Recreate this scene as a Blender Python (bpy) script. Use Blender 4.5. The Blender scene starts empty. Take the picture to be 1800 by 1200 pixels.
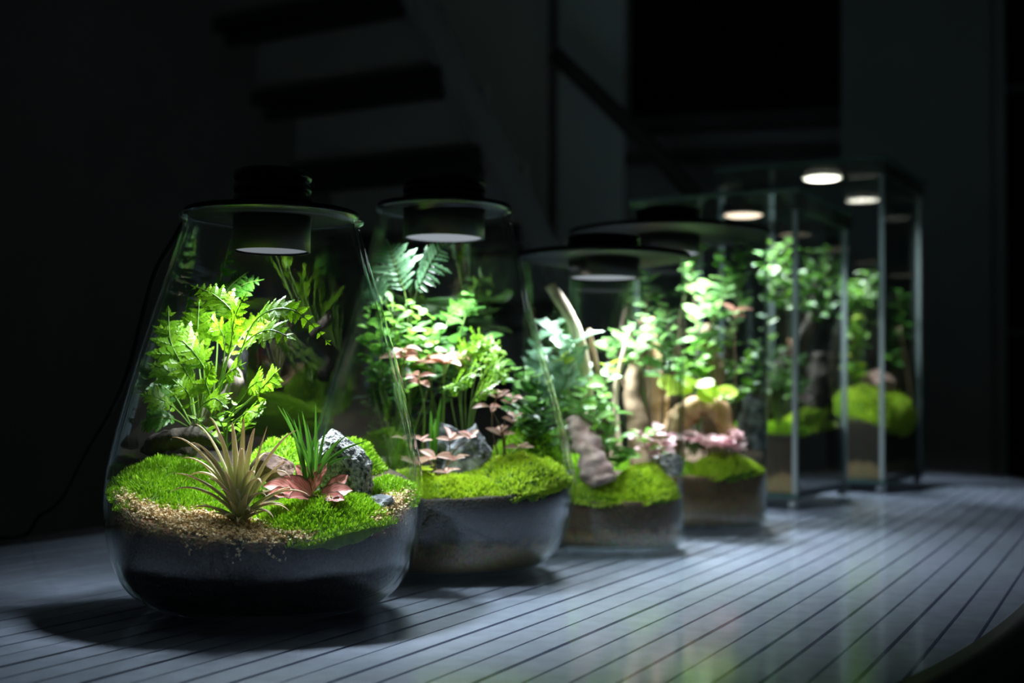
import bpy, math, random
from mathutils import Vector, Matrix, noise

# ------------------------------------------------------------------ camera, world, exposure
S = bpy.context.scene
COL = S.collection
FPX = 2200.0                                   # focal length in pixels of the 1800 x 1200 frame
CAMZ, PITCH, ROLL = 0.1616, math.radians(2.35), math.radians(0.6)
FW = Vector((0, math.cos(PITCH), math.sin(PITCH)))
UP0 = Vector((0, -math.sin(PITCH), math.cos(PITCH)))
RT0 = Vector((1, 0, 0))
RT = RT0 * math.cos(ROLL) + UP0 * math.sin(ROLL)
UP = UP0 * math.cos(ROLL) - RT0 * math.sin(ROLL)
CAM = Vector((0, 0, CAMZ))
cd = bpy.data.cameras.new('camera')
cd.sensor_width = 36.0
cd.lens = FPX / 1800 * 36
cd.clip_start = 0.02
cd.dof.use_dof = True
cd.dof.focus_distance = 0.885
cd.dof.aperture_fstop = 5.0
co = bpy.data.objects.new('camera', cd)
COL.objects.link(co)
mw = Matrix.Identity(4)
for i in range(3):
    mw[i][0], mw[i][1], mw[i][2], mw[i][3] = RT[i], UP[i], -FW[i], CAM[i]
co.matrix_world = mw
S.camera = co

W = bpy.data.worlds.new('night_room')
S.world = W
W.use_nodes = True
W.node_tree.nodes['Background'].inputs[0].default_value = (0.75, 1.0, 0.95, 1)
W.node_tree.nodes['Background'].inputs[1].default_value = 0.009
S.view_settings.view_transform = 'Standard'
S.view_settings.look = 'None'
S.view_settings.gamma = 1.0
S.view_settings.use_curve_mapping = False
S.view_settings.exposure = 0.0
S.cycles.transparent_max_bounces = 64
S.cycles.max_bounces = 10
S.cycles.sample_clamp_indirect = 4.0
S.cycles.blur_glossy = 0.3

LIGHT = (0.86, 0.94, 1.0)
POW = dict(jar1=1.05, jar2=1.3, jar3=1.5, jar4=2.8, tank1=2.5, tank2=2.6)


def at(px, py, Y):
    """point on the sight line of a photograph pixel at world depth Y"""
    d = FW * FPX + RT * (px - 900) - UP * (py - 600)
    return CAM + d * ((Y - CAM.y) / d.y)


def on_ground(px, Y, z=0.0):
    X = 0.0
    for _ in range(6):
        v = Vector((X, Y, z)) - CAM
        x = 900 + FPX * v.dot(RT) / v.dot(FW)
        X += (px - x) * v.dot(FW) / FPX
    return Vector((X, Y, z))


# ------------------------------------------------------------------ materials
def nodes(m):
    m.use_nodes = True
    nt = m.node_tree
    nt.nodes.clear()
    out = nt.nodes.new('ShaderNodeOutputMaterial')
    return nt, out


def N(nt, t, **kw):
    n = nt.nodes.new(t)
    for k, v in kw.items():
        if k.startswith('i_'):
            n.inputs[k[2:].replace('_', ' ')].default_value = v
        elif k.startswith('n') and k[1:].isdigit():
            n.inputs[int(k[1:])].default_value = v
        else:
            setattr(n, k, v)
    return n


def c4(c):
    return (c[0], c[1], c[2], 1)


def mat_plain(name, col, col2=None, rough=0.6, scale=40.0, bump=0.0, metal=0.0, coat=0.0, spec=0.5, detail=4.0, contrast=(0.35, 0.65), stretch=None):
    m = bpy.data.materials.new(name)
    nt, out = nodes(m)
    p = N(nt, 'ShaderNodeBsdfPrincipled')
    p.inputs['Roughness'].default_value = rough
    p.inputs['Metallic'].default_value = metal
    p.inputs['Coat Weight'].default_value = coat
    p.inputs['Specular IOR Level'].default_value = spec
    tc = N(nt, 'ShaderNodeTexCoord')
    src = tc.outputs['Object']
    if stretch:
        mp = N(nt, 'ShaderNodeMapping')
        mp.inputs['Scale'].default_value = stretch
        nt.links.new(src, mp.inputs[0])
        src = mp.outputs[0]
    nz = N(nt, 'ShaderNodeTexNoise')
    nz.inputs['Scale'].default_value = scale
    nz.inputs['Detail'].default_value = detail
    nt.links.new(src, nz.inputs['Vector'])
    cr = N(nt, 'ShaderNodeValToRGB')
    cr.color_ramp.elements[0].position, cr.color_ramp.elements[1].position = contrast
    cr.color_ramp.elements[0].color = c4(col)
    cr.color_ramp.elements[1].color = c4(col2 or col)
    nt.links.new(nz.outputs['Fac'], cr.inputs[0])
    nt.links.new(cr.outputs[0], p.inputs['Base Color'])
    if bump:
        b = N(nt, 'ShaderNodeBump')
        b.inputs['Strength'].default_value = bump
        b.inputs['Distance'].default_value = 0.004
        nt.links.new(nz.outputs['Fac'], b.inputs['Height'])
        nt.links.new(b.outputs[0], p.inputs['Normal'])
    nt.links.new(p.outputs[0], out.inputs[0])
    return m


def mat_glass(name, tint=(0.975, 0.985, 0.98), f0=0.04, edge=(0.72, 0.84, 0.79), rough=0.015, amt=1.0):
    """clear thin-walled glass: Fresnel mirror over a faintly tinted clear layer"""
    m = bpy.data.materials.new(name)
    nt, out = nodes(m)
    g = N(nt, 'ShaderNodeNewGeometry')
    d = N(nt, 'ShaderNodeVectorMath', operation='DOT_PRODUCT')
    nt.links.new(g.outputs['Normal'], d.inputs[0])
    nt.links.new(g.outputs['Incoming'], d.inputs[1])
    a = N(nt, 'ShaderNodeMath', operation='ABSOLUTE')
    nt.links.new(d.outputs['Value'], a.inputs[0])
    o = N(nt, 'ShaderNodeMath', operation='SUBTRACT', n0=1.0)
    nt.links.new(a.outputs[0], o.inputs[1])
    pw = N(nt, 'ShaderNodeMath', operation='POWER', n1=5.0)
    nt.links.new(o.outputs[0], pw.inputs[0])
    ma = N(nt, 'ShaderNodeMath', operation='MULTIPLY_ADD', n1=(1 - f0) * amt, n2=f0 * amt)
    nt.links.new(pw.outputs[0], ma.inputs[0])
    p3 = N(nt, 'ShaderNodeMath', operation='POWER', n1=3.0)
    nt.links.new(o.outputs[0], p3.inputs[0])
    mc = N(nt, 'ShaderNodeMix', data_type='RGBA')
    mc.inputs['A'].default_value = c4(tint)
    mc.inputs['B'].default_value = c4(edge)
    nt.links.new(p3.outputs[0], mc.inputs['Factor'])
    tr = N(nt, 'ShaderNodeBsdfTransparent')
    nt.links.new(mc.outputs['Result'], tr.inputs[0])
    gl = N(nt, 'ShaderNodeBsdfGlossy')
    gl.inputs['Roughness'].default_value = rough
    gl.inputs['Color'].default_value = (1, 1, 1, 1)
    mx = N(nt, 'ShaderNodeMixShader')
    nt.links.new(ma.outputs[0], mx.inputs[0])
    nt.links.new(tr.outputs[0], mx.inputs[1])
    nt.links.new(gl.outputs[0], mx.inputs[2])
    nt.links.new(mx.outputs[0], out.inputs[0])
    return m


def mat_leaf(name, col, col2, trans=0.35, rough=0.38, vein=None, vein_w=0.35, edge=None, spec=0.5, tip=None):
    """leaf: colour varies from leaf to leaf, veins and rim drawn along the leaf's own UV"""
    m = bpy.data.materials.new(name)
    nt, out = nodes(m)
    L = nt.links.new
    oi = N(nt, 'ShaderNodeObjectInfo')
    tc = N(nt, 'ShaderNodeTexCoord')
    nz = N(nt, 'ShaderNodeTexNoise')
    nz.inputs['Scale'].default_value = 3.0
    L(tc.outputs['Object'], nz.inputs['Vector'])
    ad = N(nt, 'ShaderNodeMath', operation='MULTIPLY_ADD', n1=0.65)
    L(oi.outputs['Random'], ad.inputs[0])
    nf = N(nt, 'ShaderNodeMath', operation='MULTIPLY', n1=0.35)
    L(nz.outputs['Fac'], nf.inputs[0])
    L(nf.outputs[0], ad.inputs[2])
    mc = N(nt, 'ShaderNodeMix', data_type='RGBA')
    mc.inputs['A'].default_value = c4(col)
    mc.inputs['B'].default_value = c4(col2)
    L(ad.outputs[0], mc.inputs['Factor'])
    last = mc.outputs['Result']
    uv = N(nt, 'ShaderNodeUVMap')
    sp = N(nt, 'ShaderNodeSeparateXYZ')
    L(uv.outputs[0], sp.inputs[0])
    u0 = N(nt, 'ShaderNodeMath', operation='SUBTRACT', n1=0.5)
    L(sp.outputs[0], u0.inputs[0])
    au = N(nt, 'ShaderNodeMath', operation='ABSOLUTE')
    L(u0.outputs[0], au.inputs[0])
    if vein:
        k = N(nt, 'ShaderNodeMath', operation='MULTIPLY_ADD', n1=-1.6)   # side veins sweep forward
        L(au.outputs[0], k.inputs[0])
        L(sp.outputs[1], k.inputs[2])
        s = N(nt, 'ShaderNodeMath', operation='MULTIPLY', n1=34.0)
        L(k.outputs[0], s.inputs[0])
        sn = N(nt, 'ShaderNodeMath', operation='SINE')
        L(s.outputs[0], sn.inputs[0])
        gt = N(nt, 'ShaderNodeMapRange')
        gt.inputs['From Min'].default_value = 1 - vein_w * 2
        gt.inputs['From Max'].default_value = 1.0
        L(sn.outputs[0], gt.inputs['Value'])
        mid = N(nt, 'ShaderNodeMapRange')
        mid.inputs['From Min'].default_value = 0.07
        mid.inputs['From Max'].default_value = 0.03
        L(au.outputs[0], mid.inputs['Value'])
        mxx = N(nt, 'ShaderNodeMath', operation='MAXIMUM')
        L(gt.outputs[0], mxx.inputs[0])
        L(mid.outputs[0], mxx.inputs[1])
        m2 = N(nt, 'ShaderNodeMix', data_type='RGBA')
        m2.inputs['B'].default_value = c4(vein)
        L(mxx.outputs[0], m2.inputs['Factor'])
        L(last, m2.inputs['A'])
        last = m2.outputs['Result']
    if edge:
        e = N(nt, 'ShaderNodeMapRange')
        e.inputs['From Min'].default_value = 0.34
        e.inputs['From Max'].default_value = 0.46
        L(au.outputs[0], e.inputs['Value'])
        m3 = N(nt, 'ShaderNodeMix', data_type='RGBA')
        m3.inputs['B'].default_value = c4(edge)
        L(e.outputs[0], m3.inputs['Factor'])
        L(last, m3.inputs['A'])
        last = m3.outputs['Result']
    if tip:
        e = N(nt, 'ShaderNodeMapRange')
        e.inputs['From Min'].default_value = 0.25
        e.inputs['From Max'].default_value = 1.0
        L(sp.outputs[1], e.inputs['Value'])
        m3 = N(nt, 'ShaderNodeMix', data_type='RGBA')
        m3.inputs['B'].default_value = c4(tip)
        L(e.outputs[0], m3.inputs['Factor'])
        L(last, m3.inputs['A'])
        last = m3.outputs['Result']
    p = N(nt, 'ShaderNodeBsdfPrincipled')
    p.inputs['Roughness'].default_value = rough
    p.inputs['Specular IOR Level'].default_value = spec
    L(last, p.inputs['Base Color'])
    t = N(nt, 'ShaderNodeBsdfTranslucent')
    L(last, t.inputs[0])
    mx = N(nt, 'ShaderNodeMixShader')
    mx.inputs[0].default_value = trans
    L(p.outputs[0], mx.inputs[1])
    L(t.outputs[0], mx.inputs[2])
    L(mx.outputs[0], out.inputs[0])
    return m


def mat_grain(name, cols, rough=0.6, trans=0.3):
    """loose grains or moss needles: every island its own colour"""
    m = bpy.data.materials.new(name)
    nt, out = nodes(m)
    g = N(nt, 'ShaderNodeNewGeometry')
    cr = N(nt, 'ShaderNodeValToRGB')
    e = cr.color_ramp.elements
    while len(e) < len(cols):
        e.new(0.5)
    for i, c in enumerate(cols):
        e[i].position = i / (len(cols) - 1)
        e[i].color = c4(c)
    nt.links.new(g.outputs['Random Per Island'], cr.inputs[0])
    p = N(nt, 'ShaderNodeBsdfPrincipled')
    p.inputs['Roughness'].default_value = rough
    nt.links.new(cr.outputs[0], p.inputs['Base Color'])
    t = N(nt, 'ShaderNodeBsdfTranslucent')
    nt.links.new(cr.outputs[0], t.inputs[0])
    mx = N(nt, 'ShaderNodeMixShader')
    mx.inputs[0].default_value = trans
    nt.links.new(p.outputs[0], mx.inputs[1])
    nt.links.new(t.outputs[0], mx.inputs[2])
    nt.links.new(mx.outputs[0], out.inputs[0])
    return m


def mat_soil(name, layers):
    """layered substrate: colour bands by height with a ragged border"""
    m = bpy.data.materials.new(name)
    nt, out = nodes(m)
    L = nt.links.new
    tc = N(nt, 'ShaderNodeTexCoord')
    sp = N(nt, 'ShaderNodeSeparateXYZ')
    L(tc.outputs['Object'], sp.inputs[0])
    n1 = N(nt, 'ShaderNodeTexNoise')
    n1.inputs['Scale'].default_value = 60
    n1.inputs['Detail'].default_value = 6
    L(tc.outputs['Object'], n1.inputs['Vector'])
    k = N(nt, 'ShaderNodeMath', operation='MULTIPLY_ADD', n1=0.03, n2=-0.015)
    L(n1.outputs['Fac'], k.inputs[0])
    zz = N(nt, 'ShaderNodeMath', operation='ADD')
    L(sp.outputs[2], zz.inputs[0])
    L(k.outputs[0], zz.inputs[1])
    sc = N(nt, 'ShaderNodeMath', operation='MULTIPLY', n1=8.0)
    L(zz.outputs[0], sc.inputs[0])
    cr = N(nt, 'ShaderNodeValToRGB')
    e = cr.color_ramp.elements
    while len(e) < len(layers):
        e.new(0.5)
    for i, (z, c) in enumerate(layers):
        e[i].position = min(1, max(0, z * 8.0))
        e[i].color = c4(c)
    L(sc.outputs[0], cr.inputs[0])
    n2 = N(nt, 'ShaderNodeTexVoronoi')
    n2.inputs['Scale'].default_value = 420
    L(tc.outputs['Object'], n2.inputs['Vector'])
    mm = N(nt, 'ShaderNodeMix', data_type='RGBA', blend_type='MULTIPLY')
    mm.inputs['Factor'].default_value = 0.45
    L(cr.outputs[0], mm.inputs['A'])
    L(n2.outputs['Color'], mm.inputs['B'])
    p = N(nt, 'ShaderNodeBsdfPrincipled')
    p.inputs['Roughness'].default_value = 0.9
    L(mm.outputs['Result'], p.inputs['Base Color'])
    b = N(nt, 'ShaderNodeBump')
    b.inputs['Strength'].default_value = 0.8
    b.inputs['Distance'].default_value = 0.002
    L(n2.outputs['Distance'], b.inputs['Height'])
    L(b.outputs[0], p.inputs['Normal'])
    L(p.outputs[0], out.inputs[0])
    return m


def mat_emit(name, col, s):
    m = bpy.data.materials.new(name)
    nt, out = nodes(m)
    e = N(nt, 'ShaderNodeEmission')
    e.inputs[0].default_value = c4(col)
    e.inputs[1].default_value = s
    nt.links.new(e.outputs[0], out.inputs[0])
    return m


M = {}
M['jar_glass'] = mat_glass('jar_glass')
M['tank_glass'] = mat_glass('tank_glass', (0.965, 0.985, 0.98))
M['table_glass'] = mat_glass('table_glass', (0.98, 0.99, 0.99), 0.03, (0.95, 0.97, 0.98), 0.11, 0.42)
M['black'] = mat_plain('black_lamp_metal', (0.004, 0.004, 0.005), (0.006, 0.006, 0.007), 0.35, 60, spec=0.3)
M['black_matte'] = mat_plain('black_lid', (0.005, 0.0055, 0.0055), (0.008, 0.0085, 0.008), 0.55, 30, spec=0.12)
M['cord'] = mat_plain('cord_rubber', (0.003, 0.003, 0.003), None, 0.7, spec=0.05)
M['seam'] = mat_leaf('glass_edge', (0.40, 0.46, 0.47), (0.44, 0.50, 0.51), 0.5, 0.25)
M['foot'] = mat_leaf('clear_foot', (0.6, 0.64, 0.66), (0.6, 0.64, 0.66), 0.5, 0.2)
M['slat'] = mat_plain('grey_slat', (0.39, 0.42, 0.555), (0.485, 0.52, 0.68), 0.5, 55, 0.25, stretch=(1, 1, 1), detail=6)
M['board'] = mat_plain('dark_underlay', (0.012, 0.013, 0.018), (0.018, 0.02, 0.026), 0.8)
M['rim'] = mat_plain('dark_rim', (0.006, 0.007, 0.009), (0.01, 0.011, 0.014), 0.55)
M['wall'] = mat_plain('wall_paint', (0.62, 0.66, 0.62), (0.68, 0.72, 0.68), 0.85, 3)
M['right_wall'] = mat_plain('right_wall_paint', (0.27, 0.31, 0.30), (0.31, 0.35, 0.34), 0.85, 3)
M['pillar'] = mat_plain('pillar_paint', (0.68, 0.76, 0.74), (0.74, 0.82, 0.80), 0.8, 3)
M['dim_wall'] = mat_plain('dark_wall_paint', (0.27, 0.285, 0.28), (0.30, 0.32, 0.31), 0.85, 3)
M['pane'] = mat_plain('night_pane', (0.0015, 0.0018, 0.002), None, 0.5, spec=0.1)
M['frame'] = mat_plain('window_frame', (0.05, 0.058, 0.058), (0.07, 0.078, 0.076), 0.6, 5)
M['floor'] = mat_plain('floor_boards', (0.02, 0.02, 0.022), (0.03, 0.03, 0.03), 0.6, 6)
M['tread'] = mat_plain('dark_tread', (0.010, 0.008, 0.009), (0.016, 0.013, 0.013), 0.6, 8)
M['riser'] = mat_plain('riser_paint', (0.28, 0.30, 0.28), (0.32, 0.34, 0.32), 0.8, 4)
M['stringer'] = mat_plain('stringer_paint', (0.14, 0.15, 0.14), (0.16, 0.17, 0.16), 0.8, 4)
M['rail'] = mat_plain('brown_rail', (0.05, 0.05, 0.04), (0.07, 0.066, 0.05), 0.6, 10)

M['moss'] = mat_plain('moss_base', (0.07, 0.15, 0.008), (0.13, 0.25, 0.015), 0.95, 160, 0.6)
M['moss_needle'] = mat_grain('moss_needle', [(0.20, 0.42, 0.012), (0.30, 0.56, 0.02), (0.46, 0.72, 0.04), (0.24, 0.48, 0.015), (0.36, 0.64, 0.03)])
M['moss_needle_lime'] = mat_grain('moss_needle_lime', [(0.42, 0.62, 0.02), (0.58, 0.78, 0.04), (0.70, 0.86, 0.10), (0.50, 0.70, 0.03)])
M['sand'] = mat_grain('sand_grain', [(0.66, 0.44, 0.19), (0.80, 0.62, 0.34), (0.46, 0.28, 0.12), (0.86, 0.74, 0.50), (0.58, 0.38, 0.16)], 0.55, 0.0)
M['soil1'] = mat_soil('black_soil', [(0.0, (0.006, 0.0055, 0.005)), (0.035, (0.007, 0.006, 0.005)), (0.056, (0.03, 0.024, 0.018)), (0.068, (0.32, 0.22, 0.11)), (0.1, (0.05, 0.035, 0.02))])
M['soil2'] = mat_soil('layered_soil', [(0.0, (0.42, 0.32, 0.17)), (0.026, (0.36, 0.27, 0.14)), (0.036, (0.055, 0.05, 0.045)), (0.06, (0.04, 0.036, 0.032)), (0.09, (0.05, 0.04, 0.03))])
M['soil3'] = mat_soil('brown_soil', [(0.0, (0.55, 0.42, 0.22)), (0.016, (0.48, 0.35, 0.19)), (0.024, (0.20, 0.14, 0.085)), (0.05, (0.14, 0.09, 0.055)), (0.09, (0.06, 0.04, 0.025))])
M['soil4'] = mat_soil('umber_soil', [(0.0, (0.62, 0.42, 0.20)), (0.028, (0.50, 0.33, 0.15)), (0.042, (0.26, 0.16, 0.075)), (0.07, (0.15, 0.09, 0.045)), (0.12, (0.05, 0.035, 0.02))])
M['soil5'] = mat_soil('dark_umber_soil', [(0.0, (0.32, 0.23, 0.12)), (0.04, (0.26, 0.18, 0.09)), (0.05, (0.03, 0.022, 0.015)), (0.09, (0.03, 0.022, 0.014)), (0.12, (0.04, 0.03, 0.018))])

M['fern'] = mat_leaf('fern_green', (0.10, 0.27, 0.006), (0.25, 0.46, 0.012), 0.42)
M['fern_dark'] = mat_leaf('fern_dark_green', (0.03, 0.12, 0.012), (0.08, 0.24, 0.02), 0.35)
M['fern_pale'] = mat_leaf('fern_pale', (0.09, 0.21, 0.11), (0.16, 0.29, 0.16), 0.4)
M['fern_lime'] = mat_leaf('fern_lime', (0.12, 0.31, 0.010), (0.22, 0.43, 0.02), 0.4)
M['stem'] = mat_plain('green_stem', (0.10, 0.20, 0.03), (0.16, 0.28, 0.05), 0.5)
M['stem_brown'] = mat_plain('brown_stem', (0.10, 0.065, 0.035), (0.17, 0.11, 0.06), 0.7)
M['air'] = mat_leaf('air_plant_leaf', (0.56, 0.60, 0.25), (0.68, 0.66, 0.34), 0.35, 0.55, tip=(0.86, 0.62, 0.44), edge=(0.88, 0.86, 0.62))
M['grass'] = mat_leaf('grass_blade', (0.045, 0.16, 0.014), (0.11, 0.29, 0.03), 0.35)
M['red'] = mat_leaf('red_leaf', (0.55, 0.13, 0.12), (0.66, 0.22, 0.19), 0.3, vein=(0.8, 0.42, 0.38), vein_w=0.14, edge=(0.12, 0.07, 0.035))
M['pink'] = mat_leaf('pink_leaf', (0.90, 0.42, 0.40), (0.95, 0.66, 0.62), 0.6, vein=(0.95, 0.78, 0.74), vein_w=0.2, edge=(0.72, 0.36, 0.32))
M['salmon'] = mat_leaf('salmon_leaf', (0.46, 0.20, 0.14), (0.54, 0.28, 0.21), 0.3, vein=(0.6, 0.38, 0.32), vein_w=0.12)
M['mauve'] = mat_leaf('mauve_leaf', (0.74, 0.38, 0.46), (0.85, 0.58, 0.62), 0.4, vein=(0.8, 0.6, 0.62), vein_w=0.2)
M['leaf'] = mat_leaf('leaf_green', (0.10, 0.30, 0.03), (0.24, 0.48, 0.06), 0.35)
M['leaf_dark'] = mat_leaf('leaf_dark_green', (0.03, 0.11, 0.018), (0.07, 0.2, 0.03), 0.3)
M['leaf_pale'] = mat_leaf('leaf_pale_green', (0.17, 0.36, 0.13), (0.28, 0.46, 0.20), 0.35)
M['leaf_frost'] = mat_leaf('leaf_frost', (0.18, 0.34, 0.22), (0.34, 0.50, 0.37), 0.3, 0.3, vein=(0.14, 0.30, 0.12), vein_w=0.1)
M['leaf_lime'] = mat_leaf('leaf_lime', (0.34, 0.52, 0.03), (0.50, 0.66, 0.06), 0.4)
M['leaf_mid'] = mat_leaf('leaf_mid_green', (0.14, 0.34, 0.08), (0.26, 0.46, 0.14), 0.35)
M['wood'] = mat_plain('driftwood', (0.05, 0.038, 0.03), (0.16, 0.125, 0.10), 0.8, 90, 0.8, stretch=(1, 1, 0.25))
M['wood_dark'] = mat_plain('dark_driftwood', (0.025, 0.02, 0.015), (0.07, 0.055, 0.04), 0.85, 90, 0.8)
M['wood_pale'] = mat_plain('pale_stick', (0.52, 0.41, 0.28), (0.68, 0.57, 0.42), 0.7, 60, 0.4, stretch=(1, 1, 0.2))
M['wood_mauve'] = mat_plain('mauve_driftwood', (0.33, 0.20, 0.19), (0.62, 0.45, 0.43), 0.8, 70, 0.9)
M['wood_orange'] = mat_plain('orange_wood', (0.30, 0.16, 0.07), (0.50, 0.31, 0.16), 0.7, 50, 0.7, stretch=(1, 1, 0.25))
M['wood_tan'] = mat_plain('tan_wood', (0.17, 0.115, 0.065), (0.29, 0.21, 0.13), 0.8, 60, 0.7, stretch=(1, 1, 0.25))
M['rock'] = mat_plain('grey_rock', (0.03, 0.035, 0.04), (0.62, 0.63, 0.62), 0.75, 330, 1.0, detail=10, contrast=(0.36, 0.68))
M['rock_dark'] = mat_plain('dark_rock', (0.05, 0.06, 0.075), (0.40, 0.43, 0.48), 0.6, 90, 1.0, detail=8, contrast=(0.4, 0.66))
M['rock_brown'] = mat_plain('brown_rock', (0.12, 0.07, 0.055), (0.30, 0.19, 0.15), 0.8, 60, 1.0)
M['lens_dim'] = mat_emit('lamp_lens', (0.82, 0.9, 1.0), 0.26)
M['lens_soft'] = mat_emit('lamp_lens_soft', (0.82, 0.9, 1.0), 0.42)
M['lens_bright'] = mat_emit('lamp_diffuser', (1.0, 0.90, 0.78), 9.0)
M['lens_warm'] = mat_emit('lamp_diffuser_warm', (1.0, 0.80, 0.60), 2.2)


# ------------------------------------------------------------------ mesh helpers
def new_mesh(name, verts, faces, mat, smooth=True, uvs=None):
    me = bpy.data.meshes.new(name)
    me.from_pydata([tuple(v) for v in verts], [], faces)
    if smooth:
        me.polygons.foreach_set('use_smooth', [True] * len(me.polygons))
    if uvs:
        lay = me.uv_layers.new(name='UVMap')
        vi = [0] * len(me.loops)
        me.loops.foreach_get('vertex_index', vi)
        flat = []
        for i in vi:
            flat += uvs[i]
        lay.data.foreach_set('uv', flat)
    me.materials.append(mat)
    return me


def link(name, data, parent=None):
    o = bpy.data.objects.new(name, data)
    COL.objects.link(o)
    if parent is not None:
        o.parent = parent
    return o


def thing(name, label, cat, loc, group=None):
    o = link(name, None)
    o.location = loc
    o.empty_display_size = 0.02
    o['label'] = label
    o['category'] = cat
    if group:
        o['group'] = group
    return o


def tag(o, label, cat, group=None, kind=None):
    o['label'] = label
    o['category'] = cat
    if group:
        o['group'] = group
    if kind:
        o['kind'] = kind
    return o


def part(name, vf, mat, root, smooth=True, uvs=None, org=None):
    """vf in world coordinates; root's location becomes the part's origin"""
    o = Vector(org if org is not None else (root.location if root else (0, 0, 0)))
    v = [Vector(p) - o for p in vf[0]]
    ob = link(name, new_mesh(name, v, vf[1], mat, smooth, uvs), root)
    if root is None:
        ob.location = o
    return ob


def join(*vfs):
    V, F = [], []
    for v, f in vfs:
        k = len(V)
        V += list(v)
        F += [tuple(i + k for i in q) for q in f]
    return V, F


def lathe(prof, n=64, c=(0, 0, 0)):
    c = Vector(c)
    V, F, rows = [], [], []
    for r, z in prof:
        if r < 1e-6:
            rows.append([len(V)])
            V.append(c + Vector((0, 0, z)))
        else:
            rows.append(list(range(len(V), len(V) + n)))
            V += [c + Vector((r * math.cos(2 * math.pi * i / n), r * math.sin(2 * math.pi * i / n), z)) for i in range(n)]
    for a, b in zip(rows, rows[1:]):
        for i in range(n):
            j = (i + 1) % n
            if len(a) == 1 and len(b) == 1:
                continue
            if len(a) == 1:
                F.append((a[0], b[j], b[i]))
            elif len(b) == 1:
                F.append((a[i], a[j], b[0]))
            else:
                F.append((a[i], a[j], b[j], b[i]))
    return V, F


def box(c, sx, sy, sz, rz=0.0, base=False):
    c = Vector(c)
    R = Matrix.Rotation(rz, 3, 'Z')
    V = []
    for z in ((0, sz) if base else (-sz / 2, sz / 2)):
        for x, y in ((-1, -1), (1, -1), (1, 1), (-1, 1)):
            V.append(c + R @ Vector((x * sx / 2, y * sy / 2, 0)) + Vector((0, 0, z)))
    return V, [(3, 2, 1, 0), (4, 5, 6, 7), (0, 1, 5, 4), (1, 2, 6, 5), (2, 3, 7, 6), (3, 0, 4, 7)]


def hexa(p):
    """eight corners: four at the bottom, four above them"""
    return list(p), [(3, 2, 1, 0), (4, 5, 6, 7), (0, 1, 5, 4), (1, 2, 6, 5), (2, 3, 7, 6), (3, 0, 4, 7)]


def smooth_path(pts, sub=6):
    pts = [Vector(p) for p in pts]
    if len(pts) < 3:
        return [pts[0].lerp(pts[-1], i / sub) for i in range(sub + 1)]
    P = [pts[0] * 2 - pts[1]] + pts + [pts[-1] * 2 - pts[-2]]
    out = []
    for i in range(1, len(P) - 2):
        a, b, c, d = P[i - 1], P[i], P[i + 1], P[i + 2]
        for k in range(sub):
            t = k / sub
            out.append(0.5 * ((2 * b) + (c - a) * t + (2 * a - 5 * b + 4 * c - d) * t * t + (3 * b - a - 3 * c + d) * t ** 3))
    out.append(pts[-1])
    return out


def tube(path, rad, n=8, rough=0.0, seed=0):
    """rad: number or function of 0..1"""
    V, F = [], []
    m = len(path)
    ref = Vector((0.3, -0.9, 0.2))
    for i, p in enumerate(path):
        t = (path[min(i + 1, m - 1)] - path[max(i - 1, 0)]).normalized()
        s = t.cross(ref)
        if s.length < 1e-4:
            s = t.cross(Vector((1, 0, 0)))
        s.normalize()
        u = s.cross(t)
        r = rad(i / (m - 1)) if callable(rad) else rad
        for k in range(n):
            a = 2 * math.pi * k / n
            q = r
            if rough:
                q *= 1 + rough * noise.noise(Vector((math.cos(a) * 1.3 + seed, math.sin(a) * 1.3, i * 0.45)))
            V.append(p + (s * math.cos(a) + u * math.sin(a)) * q)
    for i in range(m - 1):
        for k in range(n):
            j = (k + 1) % n
            F.append((i * n + k, i * n + j, (i + 1) * n + j, (i + 1) * n + k))
    F.append(tuple(reversed(range(n))))
    F.append(tuple(range((m - 1) * n, m * n)))
    return V, F


def frame_m(pos, d, up=Vector((0, 0, 1)), s=1.0, sw=1.0):
    y = Vector(d).normalized()
    x = y.cross(up)
    if x.length < 1e-3:
        x = y.cross(Vector((1, 0, 0.1)))
    x.normalize()
    z = x.cross(y)
    m = Matrix.Identity(4)
    for i in range(3):
        m[i][0], m[i][1], m[i][2], m[i][3] = x[i] * s * sw, y[i] * s, z[i] * s, pos[i]
    return m


def leaf_mesh(name, mat, w=0.25, curl=0.2, fold=0.08, a=0.7, b=0.8, n=7, wave=0.0, lobes=0, stalk=0.0):
    """leaf of length 1 along +Y; UV x runs across, y along"""
    V, F, U = [], [], []
    k = (a / (a + b)) ** a * (b / (a + b)) ** b
    for i in range(n + 1):
        t = i / n
        ww = w * (max(t, 0.0001) ** a) * ((1 - t) ** b) / k if 0 < i < n else (0.012 if i == 0 else 0.004)
        if lobes:
            ww *= 1 + 0.28 * math.cos(t * math.pi * 2 * lobes)
        for j, u in enumerate((-1, -0.5, 0, 0.5, 1)):
            z = -curl * t * t + fold * abs(u) * ww / w + (wave * math.sin(t * 19 + u * 2) * abs(u))
            V.append((u * ww, stalk + t * (1 - stalk), z))
            U.append((0.5 + u * 0.5, t))
    for i in range(n):
        for j in range(4):
            q = i * 5 + j
            F.append((q, q + 1, q + 6, q + 5))
    return new_mesh(name, V, F, mat, True, U)


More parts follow.
